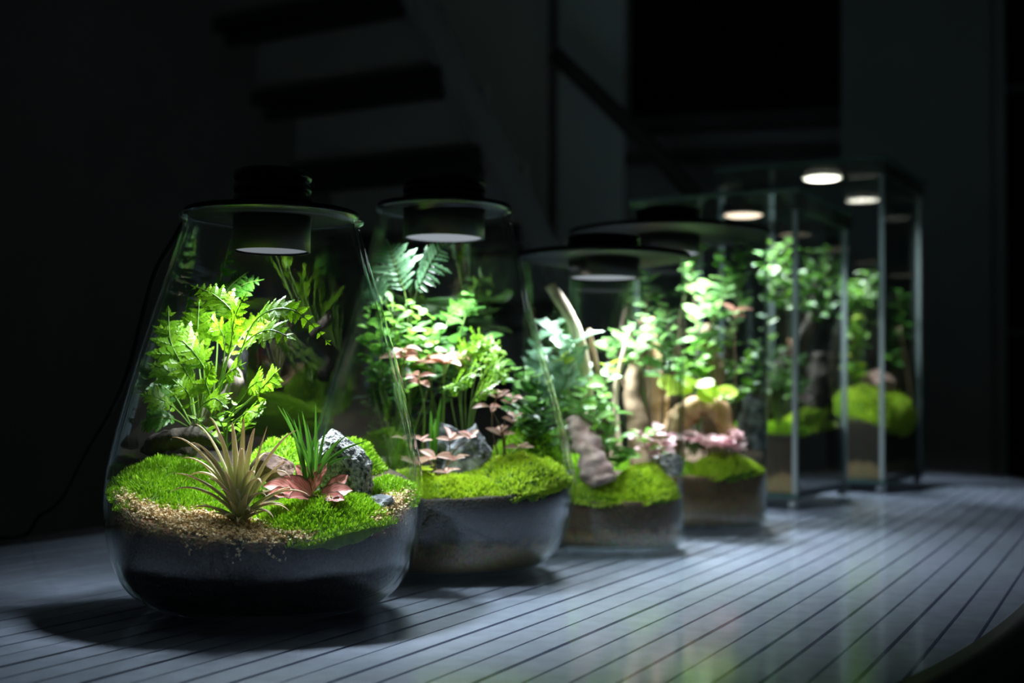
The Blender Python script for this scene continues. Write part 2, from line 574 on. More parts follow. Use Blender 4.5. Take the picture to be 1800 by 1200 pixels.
def pinna_mesh(name, mat, pairs=5, depth=0.34, seed=0, teeth=True):
    """one deeply cut fern leaflet of length 1 along +Y"""
    rr = random.Random(seed)
    V, F, U = [], [], []

    def poly(pts):
        k = len(V)
        for p in pts:
            V.append(p)
            U.append((0.5 + p[0], p[1]))
        for i in range(1, len(pts) - 1):
            F.append((k, k + i, k + i + 1))
    for i in range(pairs):
        t = 0.05 + 0.78 * i / pairs
        ln = depth * (1 - 0.8 * (i / pairs) ** 1.2) * rr.uniform(0.88, 1.1)
        for s in (-1, 1):
            ang = math.radians(rr.uniform(38, 50))
            dx, dy = s * math.cos(ang), math.sin(ang)
            nx, ny = -dy * s, dx * s
            h = 0.10 * (1 - 0.4 * i / pairs)
            dz = -0.05 + rr.uniform(-0.03, 0.05)
            y0 = t

            def q(al, ac):
                return (dx * ln * al + nx * h * ac * s * s, y0 + dy * ln * al + ny * h * ac, dz * al - 0.10 * (y0 + al * 0.2) ** 2)
            if teeth:
                poly([(0, t - 0.03, -0.10 * t * t), q(0.45, -0.75), q(0.72, -1.0), q(0.75, -0.5), q(1.0, -0.45), q(0.92, 0), q(1.06, 0.35), q(0.8, 0.55), q(0.7, 1.0), q(0.4, 0.7), (0, t + 0.09, -0.10 * t * t)])
            else:
                poly([(0, t - 0.03, -0.10 * t * t), q(0.5, -0.8), q(0.9, -0.5), q(1.0, 0.1), q(0.85, 0.6), q(0.45, 0.8), (0, t + 0.09, -0.10 * t * t)])
    poly([(0, 0.74, -0.06), (0.09, 0.84, -0.08), (0.05, 0.9, -0.09), (0, 1.0, -0.11), (-0.05, 0.9, -0.09), (-0.09, 0.84, -0.08)])
    poly([(-0.012, 0, 0.002), (0.012, 0, 0.002), (0.006, 0.9, -0.078), (-0.006, 0.9, -0.078)])
    return new_mesh(name, V, F, mat, False, U)


class Jar:
    """round vessel: centre, outer profile, wall thickness"""
    def __init__(s, c, prof, wall):
        q = smooth_path([Vector((r, z, 0)) for r, z in prof], 4) if len(prof) > 6 else [Vector((r, z, 0)) for r, z in prof]
        s.c, s.prof, s.wall = Vector(c), [(v.x, max(0.0, v.y)) for v in q], wall

    def r_in(s, z):
        p = s.prof
        if z <= p[0][1]:
            return p[0][0] - s.wall
        for (r0, z0), (r1, z1) in zip(p, p[1:]):
            if z0 <= z <= z1 and z1 > z0:
                return r0 + (r1 - r0) * (z - z0) / (z1 - z0) - s.wall
        return p[-1][0] - s.wall

    def clamp(s, p, m=0.002):
        d = Vector((p[0] - s.c.x, p[1] - s.c.y))
        R = s.r_in(p[2]) - m
        if d.length > R:
            d *= R / d.length
        return Vector((s.c.x + d.x, s.c.y + d.y, p[2]))

    def inside(s, p, m=0.002):
        return math.hypot(p[0] - s.c.x, p[1] - s.c.y) < s.r_in(p[2]) - m


class Tank:
    def __init__(s, near, rz, L, D, z0, z1):
        s.rz, s.L, s.D, s.z0, s.z1 = rz, L, D, z0, z1
        s.fx = Vector((math.cos(rz), math.sin(rz), 0))
        s.fy = Vector((-math.sin(rz), math.cos(rz), 0))
        s.near = Vector(near)
        s.c = s.near - s.fx * L / 2 + s.fy * D / 2

    def clamp(s, p, m=0.006):
        d = Vector((p[0], p[1], 0)) - Vector((s.c.x, s.c.y, 0))
        a, b = d.dot(s.fx), d.dot(s.fy)
        A, B = s.L / 2 - m, s.D / 2 - m
        a, b = max(-A, min(A, a)), max(-B, min(B, b))
        q = Vector((s.c.x, s.c.y, 0)) + s.fx * a + s.fy * b
        return Vector((q.x, q.y, p[2]))

    def inside(s, p, m=0.006):
        return (s.clamp(p, m) - Vector(p)).length < 1e-6


# ------------------------------------------------------------------ structure: floor, walls, window, stairs
WA = math.radians(-15)
WX, WY = Vector((math.cos(WA), math.sin(WA), 0)), Vector((-math.sin(WA), math.cos(WA), 0))
WO = Vector((0.2, 4.1, 0))
FLOOR = -0.75


def wall_u(px, off=0.0):
    """distance along the back wall where the sight line of column px meets it"""
    d = FW * FPX + RT * (px - 900) - UP * (-90)
    o = WO - WY * off
    k = (o - CAM).dot(WY) / d.dot(WY)
    return (CAM + d * k - WO).dot(WX)


def wall_z(px, py, off=0.0):
    d = FW * FPX + RT * (px - 900) - UP * (py - 600)
    o = WO - WY * off
    k = (o - CAM).dot(WY) / d.dot(WY)
    return (CAM + d * k).z


def wall_box(u0, u1, z0, z1, f0, f1):
    """block on the back wall: f = distance in front of the wall plane"""
    P = []
    for z in (z0, z1):
        for u, f in ((u0, f1), (u1, f1), (u1, f0), (u0, f0)):
            q = WO + WX * u - WY * f
            P.append(Vector((q.x, q.y, z)))
    return hexa(P)


def struct(name, vf, mat, parent=None):
    o = part(name, vf, mat, parent, False, org=(0, 0, 0))
    if parent is None:
        o['kind'] = 'structure'
    return o


TOPZ = 2.0
struct('floor', box((0.4, 2.2, FLOOR - 0.05), 7.5, 7.0, 0.05, base=True), M['floor'])
uL, uR = wall_u(-420), wall_u(2250)
uW0, uW1 = wall_u(1100), wall_u(1478)
zW = wall_z(1280, 203)
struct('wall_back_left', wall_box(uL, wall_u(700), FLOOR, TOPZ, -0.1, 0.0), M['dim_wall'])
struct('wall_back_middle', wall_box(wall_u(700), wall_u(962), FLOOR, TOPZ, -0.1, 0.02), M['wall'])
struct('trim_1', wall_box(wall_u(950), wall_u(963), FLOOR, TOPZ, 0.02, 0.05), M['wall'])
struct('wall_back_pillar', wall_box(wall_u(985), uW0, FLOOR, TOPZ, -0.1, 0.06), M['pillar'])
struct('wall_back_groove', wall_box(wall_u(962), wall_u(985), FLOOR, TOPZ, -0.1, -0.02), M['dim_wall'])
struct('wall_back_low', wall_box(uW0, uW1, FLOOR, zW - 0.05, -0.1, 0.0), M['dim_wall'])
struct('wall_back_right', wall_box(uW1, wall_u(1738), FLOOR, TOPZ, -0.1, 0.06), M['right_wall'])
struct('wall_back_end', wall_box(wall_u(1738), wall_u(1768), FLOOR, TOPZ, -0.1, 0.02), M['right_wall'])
w1 = struct('window_1', wall_box(uW0, uW1, zW, TOPZ, -0.09, -0.07), M['pane'])
struct('window_sill', wall_box(uW0, uW1, zW - 0.045, zW, -0.09, 0.05), M['frame'], w1)
struct('window_ledge', wall_box(uW0, uW1, zW - 0.15, zW - 0.115, -0.02, 0.03), M['frame'], w1)
w2 = struct('window_2', wall_box(wall_u(1768), uR, FLOOR, TOPZ, -0.09, -0.07), M['pane'])
for py in (150, 582):
    z = wall_z(1790, py)
    struct('glazing_bar', wall_box(wall_u(1768), uR, z - 0.012, z + 0.012, -0.07, -0.03), M['frame'], w2)

# open stair on the left, seen from its side
st = thing('staircase', 'dim staircase with dark treads rising to the left behind the jars', 'staircase', (0, 3.3, FLOOR))
T = Vector((-0.864, 0.5, 0))
P0, STEP = Vector((-0.175, 3.0, 0.952)), Vector((0.098, 0.035, -0.187))
NS = range(-3, 10)
for k in NS:
    p = P0 + STEP * k
    e = 0.60
    q = [p, p + T * e]
    nrm = Vector((0.5, 0.864, 0))

    def slab(z0, z1, d0, d1, a=0.0, b=e):
        P = []
        for z in (z0, z1):
            for s, dd in ((a, d0), (b, d0), (b, d1), (a, d1)):
                P.append(p + T * s + nrm * dd + Vector((0, 0, z)))
        return hexa(P)
    if k > NS[0]:
        part('riser', slab(0.0, 0.187 - 0.035, 0.012, 0.03), M['riser'], st, False)
    part('tread', slab(-0.035, 0.0, -0.01, 0.16), M['tread'], st, False)
    part('shadow_gap_strip', slab(-0.08, -0.058, -0.015, 0.012, 0.0, e * 0.92), M['tread'], st, False)  # dark strip standing in for the shadow gap under each tread
a, b = P0 + STEP * NS[0], P0 + STEP * NS[-1]
P = []
for z in (-0.10, 0.02):
    for q, dd in ((a, 0.0), (b, 0.0), (b, -0.03), (a, -0.03)):
        P.append(q - T * (-dd) + Vector((0.03, 0.02, z)))
part('stringer', hexa(P), M['stringer'], st, False)

hp = [at(975, 95, 3.75), at(1090, 205, 3.72), at(1215, 335, 3.7), at(1420, 560, 3.66)]
tag(part('handrail', tube(smooth_path(hp, 4), 0.026, 10), M['rail'], None, org=at(1215, 335, 3.7)), 'dim brown handrail slanting down in front of the pillar and dark window', 'handrail')

# ------------------------------------------------------------------ table
DIR = Vector((math.cos(math.radians(63.5)), math.sin(math.radians(63.5)), 0))
NRM = Vector((DIR.y, -DIR.x, 0))
SC, PC, SL, PL, EXPO = 1.62, -0.58, 1.26, 0.508, 3.4


def sp(s, p):
    return DIR * s + NRM * p


def half_len(dp):
    t = max(0.0, 1 - abs(dp / PL) ** EXPO)
    return SL * t ** (1 / EXPO)


def outline(grow, n=160):
    P = []
    for i in range(n):
        a = 2 * math.pi * i / n
        ca, sa = math.cos(a), math.sin(a)
        P.append(sp(SC + (SL + grow) * math.copysign(abs(ca) ** (2 / EXPO), ca), PC + (PL + grow) * math.copysign(abs(sa) ** (2 / EXPO), sa)))
    return P


def prism(P, z0, z1):
    n = len(P)
    V = [Vector((p.x, p.y, z0)) for p in P] + [Vector((p.x, p.y, z1)) for p in P]
    F = [tuple(range(n)), tuple(reversed(range(n, 2 * n)))]
    F += [(i, n + i, n + (i + 1) % n, (i + 1) % n) for i in range(n)]
    return V, F


tb = thing('table', 'grey slatted table with dark joints under a clear glass top', 'table', sp(SC, PC) + Vector((0, 0, FLOOR)))
GT = 0.004
part('base_board', prism(outline(0.0), -0.032, -0.0125), M['board'], tb, False)
PITCHS, GAP = 0.0242, 0.0028
k0 = int(PL / PITCHS) + 1
for k in range(-k0, k0 + 1):
    c = (k + 0.35) * PITCHS
    l, r = max(-PL, c - PITCHS / 2 + GAP / 2), min(PL, c + PITCHS / 2 - GAP / 2)
    if r - l < 0.004:
        continue
    h = [half_len(l), half_len(r)]
    if min(h) < 0.02:
        continue
    lift = 0.0006 * math.sin(k * 2.3)
    P = []
    for z in (-0.0124, -0.0050 + lift * 0.4):
        for s, w_ in ((-h[0], l), (-h[1], r), (h[1], r), (h[0], l)):
            q = sp(SC + s, PC + w_)
            P.append(Vector((q.x, q.y, z)))
    part('slat', hexa(P), M['slat'], tb, False)
part('glass_top', prism(outline(-0.002), -GT, 0.0), M['table_glass'], tb, False)
o0, o1 = outline(0.001), outline(0.022)
n = len(o0)
V = [Vector((p.x, p.y, z)) for P_, z in ((o0, 0.001), (o1, -0.003), (o1, -0.045), (o0, -0.045)) for p in P_]
F = [(r * n + i, r * n + (i + 1) % n, ((r + 1) % 4) * n + (i + 1) % n, ((r + 1) % 4) * n + i) for r in range(4) for i in range(n)]
part('rim', (V, F), M['rim'], tb, True)
for s, p in ((-0.8, -0.32), (-0.8, 0.32), (0.8, -0.32), (0.8, 0.32)):
    q = sp(SC + s, PC + p)
    part('leg', lathe([(0, FLOOR), (0.028, FLOOR), (0.022, FLOOR + 0.1), (0.03, -0.032), (0, -0.032)], 16, (q.x, q.y, 0)), M['rim'], tb)


# ------------------------------------------------------------------ vessels, lamps, substrates
def build_jar(name, label, jar, rim=None):
    p, t = jar.prof, jar.wall
    prof = [(0, 0.0)] + list(p)
    R, Z = p[-1]
    if rim:
        prof += [(R + rim, Z + 0.002), (R + rim + 0.0008, Z + 0.004), (R + rim, Z + 0.006), (R, Z + 0.0065), (R - t, Z + 0.005)]
    else:
        prof += [(R - t * 0.3, Z + 0.001), (R - t * 0.7, Z + 0.001)]
    for r, z in reversed(p):
        prof.append((max(r - t, 0.002), max(z, 0.005 if r < p[1][0] else z)))
    prof.append((0, 0.005))
    o = part(name, lathe(prof, 144, jar.c), M['jar_glass'], None, org=jar.c)
    return tag(o, label, 'jar', 'round glass terrariums on the table')


def substrate(label, jar, h, mat, n=72, rings=14):
    """soil filling: wall follows the glass, top follows h(dx, dy)"""
    V, F = [], []
    rows = []
    zs = [0.007, 0.012, 0.02, 0.03, 0.04, 0.05, 0.06, 0.07]
    edge = []
    for i in range(n):
        a = 2 * math.pi * i / n
        z = 0.08
        for _ in range(12):
            R = jar.r_in(z) - 0.0012
            z = h(R * math.cos(a), R * math.sin(a))
        edge.append((a, R, z))
    V.append(jar.c + Vector((0, 0, 0.0065)))
    for k in range(len(zs)):
        row = []
        for a, R, z in edge:
            zz = 0.0065 + (z - 0.0065) * k / len(zs)
            r = jar.r_in(zz) - 0.0012
            row.append(len(V))
            V.append(jar.c + Vector((r * math.cos(a), r * math.sin(a), zz)))
        rows.append(row)
    for k in range(rings):
        f = 1 - k / rings
        row = []
        for a, R, z in edge:
            x, y = R * f * math.cos(a), R * f * math.sin(a)
            row.append(len(V))
            nz = 0.0025 * noise.noise(Vector((x * 60, y * 60, 3.0))) if k else 0
            V.append(jar.c + Vector((x, y, (z if k == 0 else h(x, y)) + nz)))
        rows.append(row)
    for j in range(n):
        F.append((0, rows[0][(j + 1) % n], rows[0][j]))
    for r0, r1 in zip(rows, rows[1:]):
        for j in range(n):
            F.append((r0[j], r0[(j + 1) % n], r1[(j + 1) % n], r1[j]))
    V.append(jar.c + Vector((0, 0, h(0, 0))))
    for j in range(n):
        F.append((rows[-1][j], rows[-1][(j + 1) % n], len(V) - 1))
    o = part('soil', (V, F), mat, None, org=jar.c)
    return tag(o, label, 'soil', kind='stuff')


def area(name, p, size, power, parent, spread=150, col=LIGHT):
    ld = bpy.data.lights.new(name, 'AREA')
    ld.shape = 'DISK'
    ld.size = size
    ld.energy = power
    ld.color = col
    ld.spread = math.radians(spread)
    o = link(name, ld, parent)
    o.location = Vector(p) - (parent.location if parent else Vector())
    return o


def lamp(label, c, z_lid, r_lid, t_lid, r, z_top, z_lens, power, fins=3, lens='lens_dim', spread=132):
    """lid disc with an LED can through its centre"""
    c = Vector((c[0], c[1], 0))
    L = thing('terrarium_lamp', label, 'lamp', c + Vector((0, 0, z_lid)), 'terrarium lamps')
    part('lid_disc', lathe([(r * 0.9, z_lid), (r_lid - 0.001, z_lid), (r_lid, z_lid + 0.001), (r_lid, z_lid + t_lid - 0.001), (r_lid - 0.001, z_lid + t_lid), (r * 0.9, z_lid + t_lid), (r * 0.9, z_lid)], 72, c), M['black_matte'], L)
    part('housing', lathe([(r * 0.95, z_lens), (r, z_lens), (r, z_lid + t_lid + 0.002), (r * 0.9, z_lid + t_lid + 0.004), (r * 0.9, z_top - 0.003), (r * 0.86, z_top - 0.001), (0, z_top - 0.001)], 56, c), M['black'], L)
    hh = (z_top - z_lid - t_lid - 0.004) / fins
    for k in range(fins):
        z = z_lid + t_lid + 0.005 + hh * k
        part('cooling_fin', lathe([(r * 0.88, z), (r * 0.99, z), (r * 1.02, z + hh * 0.3), (r * 0.99, z + hh * 0.62), (r * 0.88, z + hh * 0.62), (r * 0.88, z)], 56, c), M['black'], L)
    part('lens', lathe([(0, z_lens + 0.0015), (r * 0.93, z_lens + 0.0015), (r * 0.93, z_lens + 0.003), (0, z_lens + 0.003)], 48, c), M[lens], L)
    area('lamp_light', c + Vector((0, 0, z_lens + 0.0006)), r * 1.7, power, L, spread)
    return L


J1 = Jar(on_ground(466, 0.95), [(0.068, 0.0), (0.084, 0.0035), (0.096, 0.011), (0.1055, 0.022), (0.1128, 0.040), (0.1172, 0.062), (0.1182, 0.080), (0.1172, 0.095), (0.1150, 0.110), (0.1080, 0.141), (0.0970, 0.183), (0.0845, 0.226), (0.0750, 0.257), (0.0660, 0.287)], 0.0036)
build_jar('glass_jar', 'nearest clear drop-shaped glass jar holding the air plant and fern', J1, 0.003)
J2 = Jar(on_ground(773, 1.175), [(r * 1.03, max(0.0, z + 0.03 * (z - 0.1616)) if z > 0.02 else z) for r, z in [(0.074, 0.0), (0.090, 0.004), (0.1035, 0.014), (0.1125, 0.031), (0.1195, 0.052), (0.1225, 0.072), (0.1215, 0.089), (0.1160, 0.1145), (0.1067, 0.151), (0.0930, 0.1974), (0.0790, 0.244), (0.0694, 0.2855), (0.0605, 0.322)]], 0.0036)
build_jar('glass_jar', 'second clear drop-shaped glass jar, behind the nearest one', J2, 0.003)
J3 = Jar(on_ground(1058, 1.364), [(0.082, 0.0), (0.0875, 0.003), (0.0885, 0.008), (0.0885, 0.02), (0.0885, 0.298), (0.0885, 0.307)], 0.003)
build_jar('glass_cylinder', 'smaller straight glass cylinder with a bare pale stick inside', J3)
J4 = Jar(on_ground(1172, 1.625), [(0.121, 0.0), (0.1265, 0.003), (0.1275, 0.008), (0.1275, 0.02), (0.1275, 0.356), (0.1275, 0.366)], 0.003)
build_jar('glass_cylinder', 'wider straight glass cylinder between the small cylinder and the square tanks', J4)

h1 = lambda x, y: 0.083 + 0.22 * y - (0.13 * x if x < 0 else 0.0)
h2 = lambda x, y: 0.085 + 0.12 * y + 0.02 * x
h3 = lambda x, y: 0.062 + 0.14 * y
h4 = lambda x, y: 0.075 + 0.10 * y
substrate('black soil filling the bottom of the nearest drop-shaped jar', J1, h1, M['soil1'])
substrate('dark soil over brown gravel in the second drop-shaped jar', J2, h2, M['soil2'])
substrate('brown soil on a pale gravel bed in the small cylinder', J3, h3, M['soil3'])
substrate('umber soil with a sandy lower layer in the wider cylinder', J4, h4, M['soil4'])

L1 = lamp('black ribbed lamp with a power cord on the nearest jar', J1.c, 0.2935, 0.0655, 0.004, 0.0292, 0.330, 0.267, POW['jar1'], spread=116)
L2 = lamp('black ribbed lamp on the second drop-shaped jar', J2.c, 0.3335, 0.063, 0.004, 0.0385, 0.362, 0.306, POW['jar2'], lens='lens_soft', spread=122)
L3 = lamp('black lamp and flat lid on the small cylinder', J3.c, 0.3085, 0.094, 0.005, 0.039, 0.334, 0.2875, POW['jar3'], lens='lens_soft')
L4 = lamp('black lamp and broad lid on the wider cylinder', J4.c, 0.3675, 0.1305, 0.005, 0.042, 0.404, 0.344, POW['jar4'], lens='lens_soft')
# the cord of the nearest lamp runs back over the rim and down to the table
cp = [J1.c + Vector((-0.026, 0.012, 0.300)), J1.c + Vector((-0.055, 0.02, 0.3005)), at(333, 377, 0.985), at(303, 425, 1.0), at(272, 480, 1.02), at(247, 570, 1.05), at(226, 650, 1.08), at(195, 722, 1.12), at(150, 800, 1.18), at(115, 868, 1.25), at(92, 893, 1.30), at(68, 908, 1.33)]
g = on_ground(45, 1.36, 0.003)
cp += [g, on_ground(-10, 1.325, 0.003), on_ground(-160, 1.30, 0.003)]
part('cord', tube(smooth_path(cp, 6), 0.0021, 8), M['cord'], L1)


def build_tank(label, tk, lid_label, lamp_label, soil_label, hs, soil_mat, lens, power, lamp_r, lens_z):
    t = 0.004
    R = thing('glass_tank', label, 'tank', (tk.c.x, tk.c.y, 0), 'square glass tanks')
    zc = (tk.z0 + tk.z1) / 2
    H = tk.z1 - tk.z0
    for sgn in (-1, 1):
        part('pane', box(tk.c + tk.fy * sgn * (tk.D / 2 - t / 2) + Vector((0, 0, tk.z0)), tk.L - 2 * t, t, H, tk.rz, True), M['tank_glass'], R, False)
        part('pane', box(tk.c + tk.fx * sgn * (tk.L / 2 - t / 2) + Vector((0, 0, tk.z0)), t, tk.D - 2 * t, H, tk.rz, True), M['tank_glass'], R, False)
        for s2 in (-1, 1):
            q = tk.c + tk.fx * sgn * (tk.L / 2 - 0.003) + tk.fy * s2 * (tk.D / 2 - 0.003)
            part('corner_seam', box(q + Vector((0, 0, tk.z0)), 0.007, 0.007, H, tk.rz, True), M['seam'], R, False)
            q = tk.c + tk.fx * sgn * (tk.L / 2 - 0.006) + tk.fy * s2 * (tk.D / 2 - 0.006)
            part('foot', lathe([(0, 0), (0.008, 0), (0.007, tk.z0 - 0.006), (0, tk.z0 - 0.006)], 16, (q.x, q.y, 0)), M['foot'], R)
    part('base_plate', box(tk.c + Vector((0, 0, tk.z0 - 0.006)), tk.L + 0.012, tk.D + 0.012, 0.006, tk.rz, True), M['seam_dark'], R, False)
    # lid: plate with a dropped glass skirt
    LD = thing('tank_lid', lid_label, 'lid', (tk.c.x, tk.c.y, tk.z1), 'glass tank lids')
    a, b = tk.L + 0.014, tk.D + 0.014
    zt = tk.z1 + 0.026
    part('plate', box(tk.c + Vector((0, 0, zt)), a, b, 0.004, tk.rz, True), M['lid_glass'], LD, False)
    for sgn in (-1, 1):
        part('skirt', box(tk.c + tk.fy * sgn * (b / 2 - 0.0025) + Vector((0, 0, tk.z1 + 0.001)), a - 0.01, 0.004, 0.025, tk.rz, True), M['lid_glass'], LD, False)
        part('skirt', box(tk.c + tk.fx * sgn * (a / 2 - 0.0025) + Vector((0, 0, tk.z1 + 0.001)), 0.004, b - 0.01, 0.025, tk.rz, True), M['lid_glass'], LD, False)
        e = 0.0035
        part('plate_edge', box(tk.c + tk.fy * sgn * (b / 2) + Vector((0, 0, zt)), a, e, 0.006, tk.rz, True), M['lid_edge'], LD, False)
        part('plate_edge', box(tk.c + tk.fx * sgn * (a / 2) + Vector((0, 0, zt)), e, b, 0.006, tk.rz, True), M['lid_edge'], LD, False)
    r = lamp_r
    c = Vector((tk.c.x, tk.c.y, 0))
    LM = thing('terrarium_lamp', lamp_label, 'lamp', c + Vector((0, 0, lens_z)), 'terrarium lamps')
    part('housing', lathe([(r * 1.0, lens_z), (r * 1.12, lens_z), (r * 1.12, lens_z + 0.01), (r * 0.95, lens_z + 0.014), (r * 0.95, zt + 0.028), (r * 0.9, zt + 0.031), (0, zt + 0.031)], 48, c), M['black'], LM)
    part('diffuser', lathe([(0, lens_z - 0.0025), (r * 0.8, lens_z - 0.0015), (r, lens_z + 0.001), (r, lens_z + 0.003), (0, lens_z + 0.003)], 48, c), M[lens], LM)
    area('lamp_light', c + Vector((0, 0, lens_z - 0.004)), r * 1.6, power, LM, 140, (0.88, 0.94, 1.0))
    # soil
    nx = ny = 22
    V, F = [], []
    A, B = tk.L / 2 - t - 0.001, tk.D / 2 - t - 0.001
    for j in range(ny + 1):
        for i in range(nx + 1):
            x, y = -A + 2 * A * i / nx, -B + 2 * B * j / ny
            q = tk.c + tk.fx * x + tk.fy * y
            V.append(Vector((q.x, q.y, hs(x, y) + 0.004 * noise.noise(Vector((x * 40, y * 40, 1))))))
    for j in range(ny):
        for i in range(nx):
            k = j * (nx + 1) + i
            F.append((k, k + 1, k + nx + 2, k + nx + 1))
    ring = [i for i in range(nx + 1)] + [j * (nx + 1) + nx for j in range(1, ny + 1)] + [ny * (nx + 1) + i for i in range(nx - 1, -1, -1)] + [j * (nx + 1) for j in range(ny - 1, 0, -1)]
    m = len(V)
    for i in ring:
        V.append(Vector((V[i].x, V[i].y, tk.z0 + 0.001)))
    for i in range(len(ring)):
        j = (i + 1) % len(ring)
        F.append((ring[i], m + i, m + j, ring[j]))
    F.append(tuple(reversed(range(m, m + len(ring)))))
    o = part('soil', (V, F), soil_mat, None, False, org=(tk.c.x, tk.c.y, 0))
    tag(o, soil_label, 'soil', kind='stuff')


M['lid_glass'] = mat_glass('lid_glass', (0.90, 0.94, 0.92), 0.16)
M['lid_edge'] = mat_leaf('lid_glass_edge', (0.14, 0.22, 0.20), (0.16, 0.25, 0.22), 0.4, 0.2)
M['seam_dark'] = mat_leaf('teal_glass_edge', (0.05, 0.10, 0.10), (0.06, 0.12, 0.115), 0.4, 0.2)
K1 = Tank(on_ground(1400, 1.83), math.radians(-30), 0.262, 0.275, 0.018, 0.435)
K2 = Tank(on_ground(1553, 2.16), math.radians(-30), 0.30, 0.30, 0.018, 0.548)
ht1 = lambda x, y: 0.108 + 0.05 * y
ht2 = lambda x, y: 0.105 + 0.06 * y + 0.03 * math.sin(x * 20)
build_tank('shorter square glass tank on clear feet, nearer of the two', K1, 'clear glass lid of the shorter square tank', 'round lamp set in the lid of the shorter square tank', 'dark umber soil in the shorter square tank', ht1, M['soil5'], 'lens_warm', POW['tank1'], 0.031, 0.452)
build_tank('tall square glass tank on clear feet, farthest in the row', K2, 'clear glass lid of the tall square tank', 'round glowing lamp set in the lid of the tall square tank', 'dark umber soil in the tall square tank', ht2, M['soil5'], 'lens_bright', POW['tank2'], 0.036, 0.575)


# ------------------------------------------------------------------ growers
def moss(label, c, rx, ry, hgt, vessel, soil, rz=0.0, n=3500, seed=1, blade=0.004, mat='moss_needle', lump=0.35):
    """cushion of moss: lumpy dome on the soil, covered with short needles"""
    rr = random.Random(seed)
    c = Vector(c)
    base = Vector((vessel.c.x, vessel.c.y, 0))
    R3 = Matrix.Rotation(rz, 3, 'Z')

    def surf(x, y):
        q = (x / rx) ** 2 + (y / ry) ** 2
        d = R3 @ Vector((x, y, 0))
        p = Vector((c.x + d.x, c.y + d.y, 0))
        k = max(0.0, 1 - q) ** 0.8
        lm = 1 + lump * noise.noise(Vector((p.x * 55, p.y * 55, seed * 1.7))) + 0.5 * lump * noise.noise(Vector((p.x * 140, p.y * 140, seed)))
        if isinstance(vessel, Tank):
            dd = p - Vector((vessel.c.x, vessel.c.y, 0))
            g0 = soil(dd.dot(vessel.fx), dd.dot(vessel.fy))
        else:
            g0 = soil(p.x - vessel.c.x, p.y - vessel.c.y)
        wd = (vessel.r_in(g0) - math.hypot(p.x - vessel.c.x, p.y - vessel.c.y)) if isinstance(vessel, Jar) else 0.02
        k *= 0.3 + 0.7 * min(1.0, max(0.0, wd) / 0.022) ** 0.7
        p.z = g0 - 0.003 + hgt * k * lm
        if isinstance(vessel, Jar) and wd < 0.007:
            p.z -= 0.006 * max(0.0, 0.2 + noise.noise(Vector((p.x * 70, p.y * 70, seed * 3.1))))
        return vessel.clamp(p, 0.0006 if not isinstance(vessel, Tank) else 0.007)
    V, F = [surf(0, 0)], []
    na, nr = 40, 12
    for i in range(1, nr + 1):
        for j in range(na):
            a = 2 * math.pi * j / na
            f = (i / nr) ** 0.8
            V.append(surf(rx * f * math.cos(a), ry * f * math.sin(a)))
    for j in range(na):
        F.append((0, 1 + j, 1 + (j + 1) % na))
    for i in range(nr - 1):
        for j in range(na):
            a0, b0 = 1 + i * na + j, 1 + i * na + (j + 1) % na
            F.append((a0, a0 + na, b0 + na, b0))
    org = vessel.clamp(Vector((c.x, c.y, 0)), 0.01)
    org.z = surf(0, 0).z - hgt
    o = part('moss_cushion', (V, F), M['moss'], None, org=org)
    tag(o, label, 'moss', 'moss cushions in the terrariums')
    BV, BF = [], []
    e = 0.002
    for _ in range(n):
        a, f = rr.uniform(0, 2 * math.pi), math.sqrt(rr.random())
        x, y = rx * f * math.cos(a), ry * f * math.sin(a)
        p = surf(x, y)
        nx = (surf(x + e, y) - p).cross(surf(x, y + e) - p)
        if nx.length < 1e-12:
            continue
        nx.normalize()
        if nx.z < 0:
            nx = -nx
        d = (nx + Vector((rr.gauss(0, 0.35), rr.gauss(0, 0.35), 0.25))).normalized()
        ln = blade * rr.uniform(0.6, 1.25)
        s = d.cross(Vector((rr.uniform(-1, 1), rr.uniform(-1, 1), rr.uniform(-1, 1)))).normalized() * blade * 0.15
        tip = p + d * ln
        if not vessel.inside(tip, 0.0004):
            tip = vessel.clamp(tip, 0.0004 if not isinstance(vessel, Tank) else 0.006)
        k = len(BV)
        mid = p + d * ln * 0.55
        BV += [p - s * 0.5 - org, p + s * 0.5 - org, mid + s - org, tip - org, mid - s - org]
        BF += [(k, k + 1, k + 2, k + 4), (k + 4, k + 2, k + 3)]
    b = link('moss_needles', new_mesh('moss_needles', BV, BF, M[mat], False), o)
    b['kind'] = 'stuff'
    return o


def rock(label, c, size, seed, mat, rz=0.0, tilt=0.0, cuts=11, cat='rock', name='rock'):
    import bmesh
    rr = random.Random(seed)
    bm = bmesh.new()
    bmesh.ops.create_icosphere(bm, subdivisions=4, radius=1.0)
    pl = []
    for _ in range(cuts):
        d = Vector((rr.gauss(0, 1), rr.gauss(0, 1), rr.gauss(0, 1))).normalized()
        pl.append((d, rr.uniform(0.55, 0.86)))
    Rm = Matrix.Rotation(rz, 3, 'Z') @ Matrix.Rotation(tilt, 3, 'Y')
    V, idx = [], {}
    for v in bm.verts:
        p = v.co.copy()
        for d, k in pl:
            s = p.dot(d) - k
            if s > 0:
                p -= d * s
        p += v.co * (0.05 * noise.noise(v.co * 3 + Vector((seed, 0, 0))) + 0.025 * noise.noise(v.co * 9))
        p = Rm @ Vector((p.x * size[0], p.y * size[1], p.z * size[2]))
        V.append(Vector(c) + p)
    F = [tuple(q.index for q in f.verts) for f in bm.faces]
    bm.free()
    zmin = min(v.z for v in V)
    o = part(name, (V, F), M[mat], None, False, org=(c[0], c[1], zmin))
    return tag(o, label, cat)


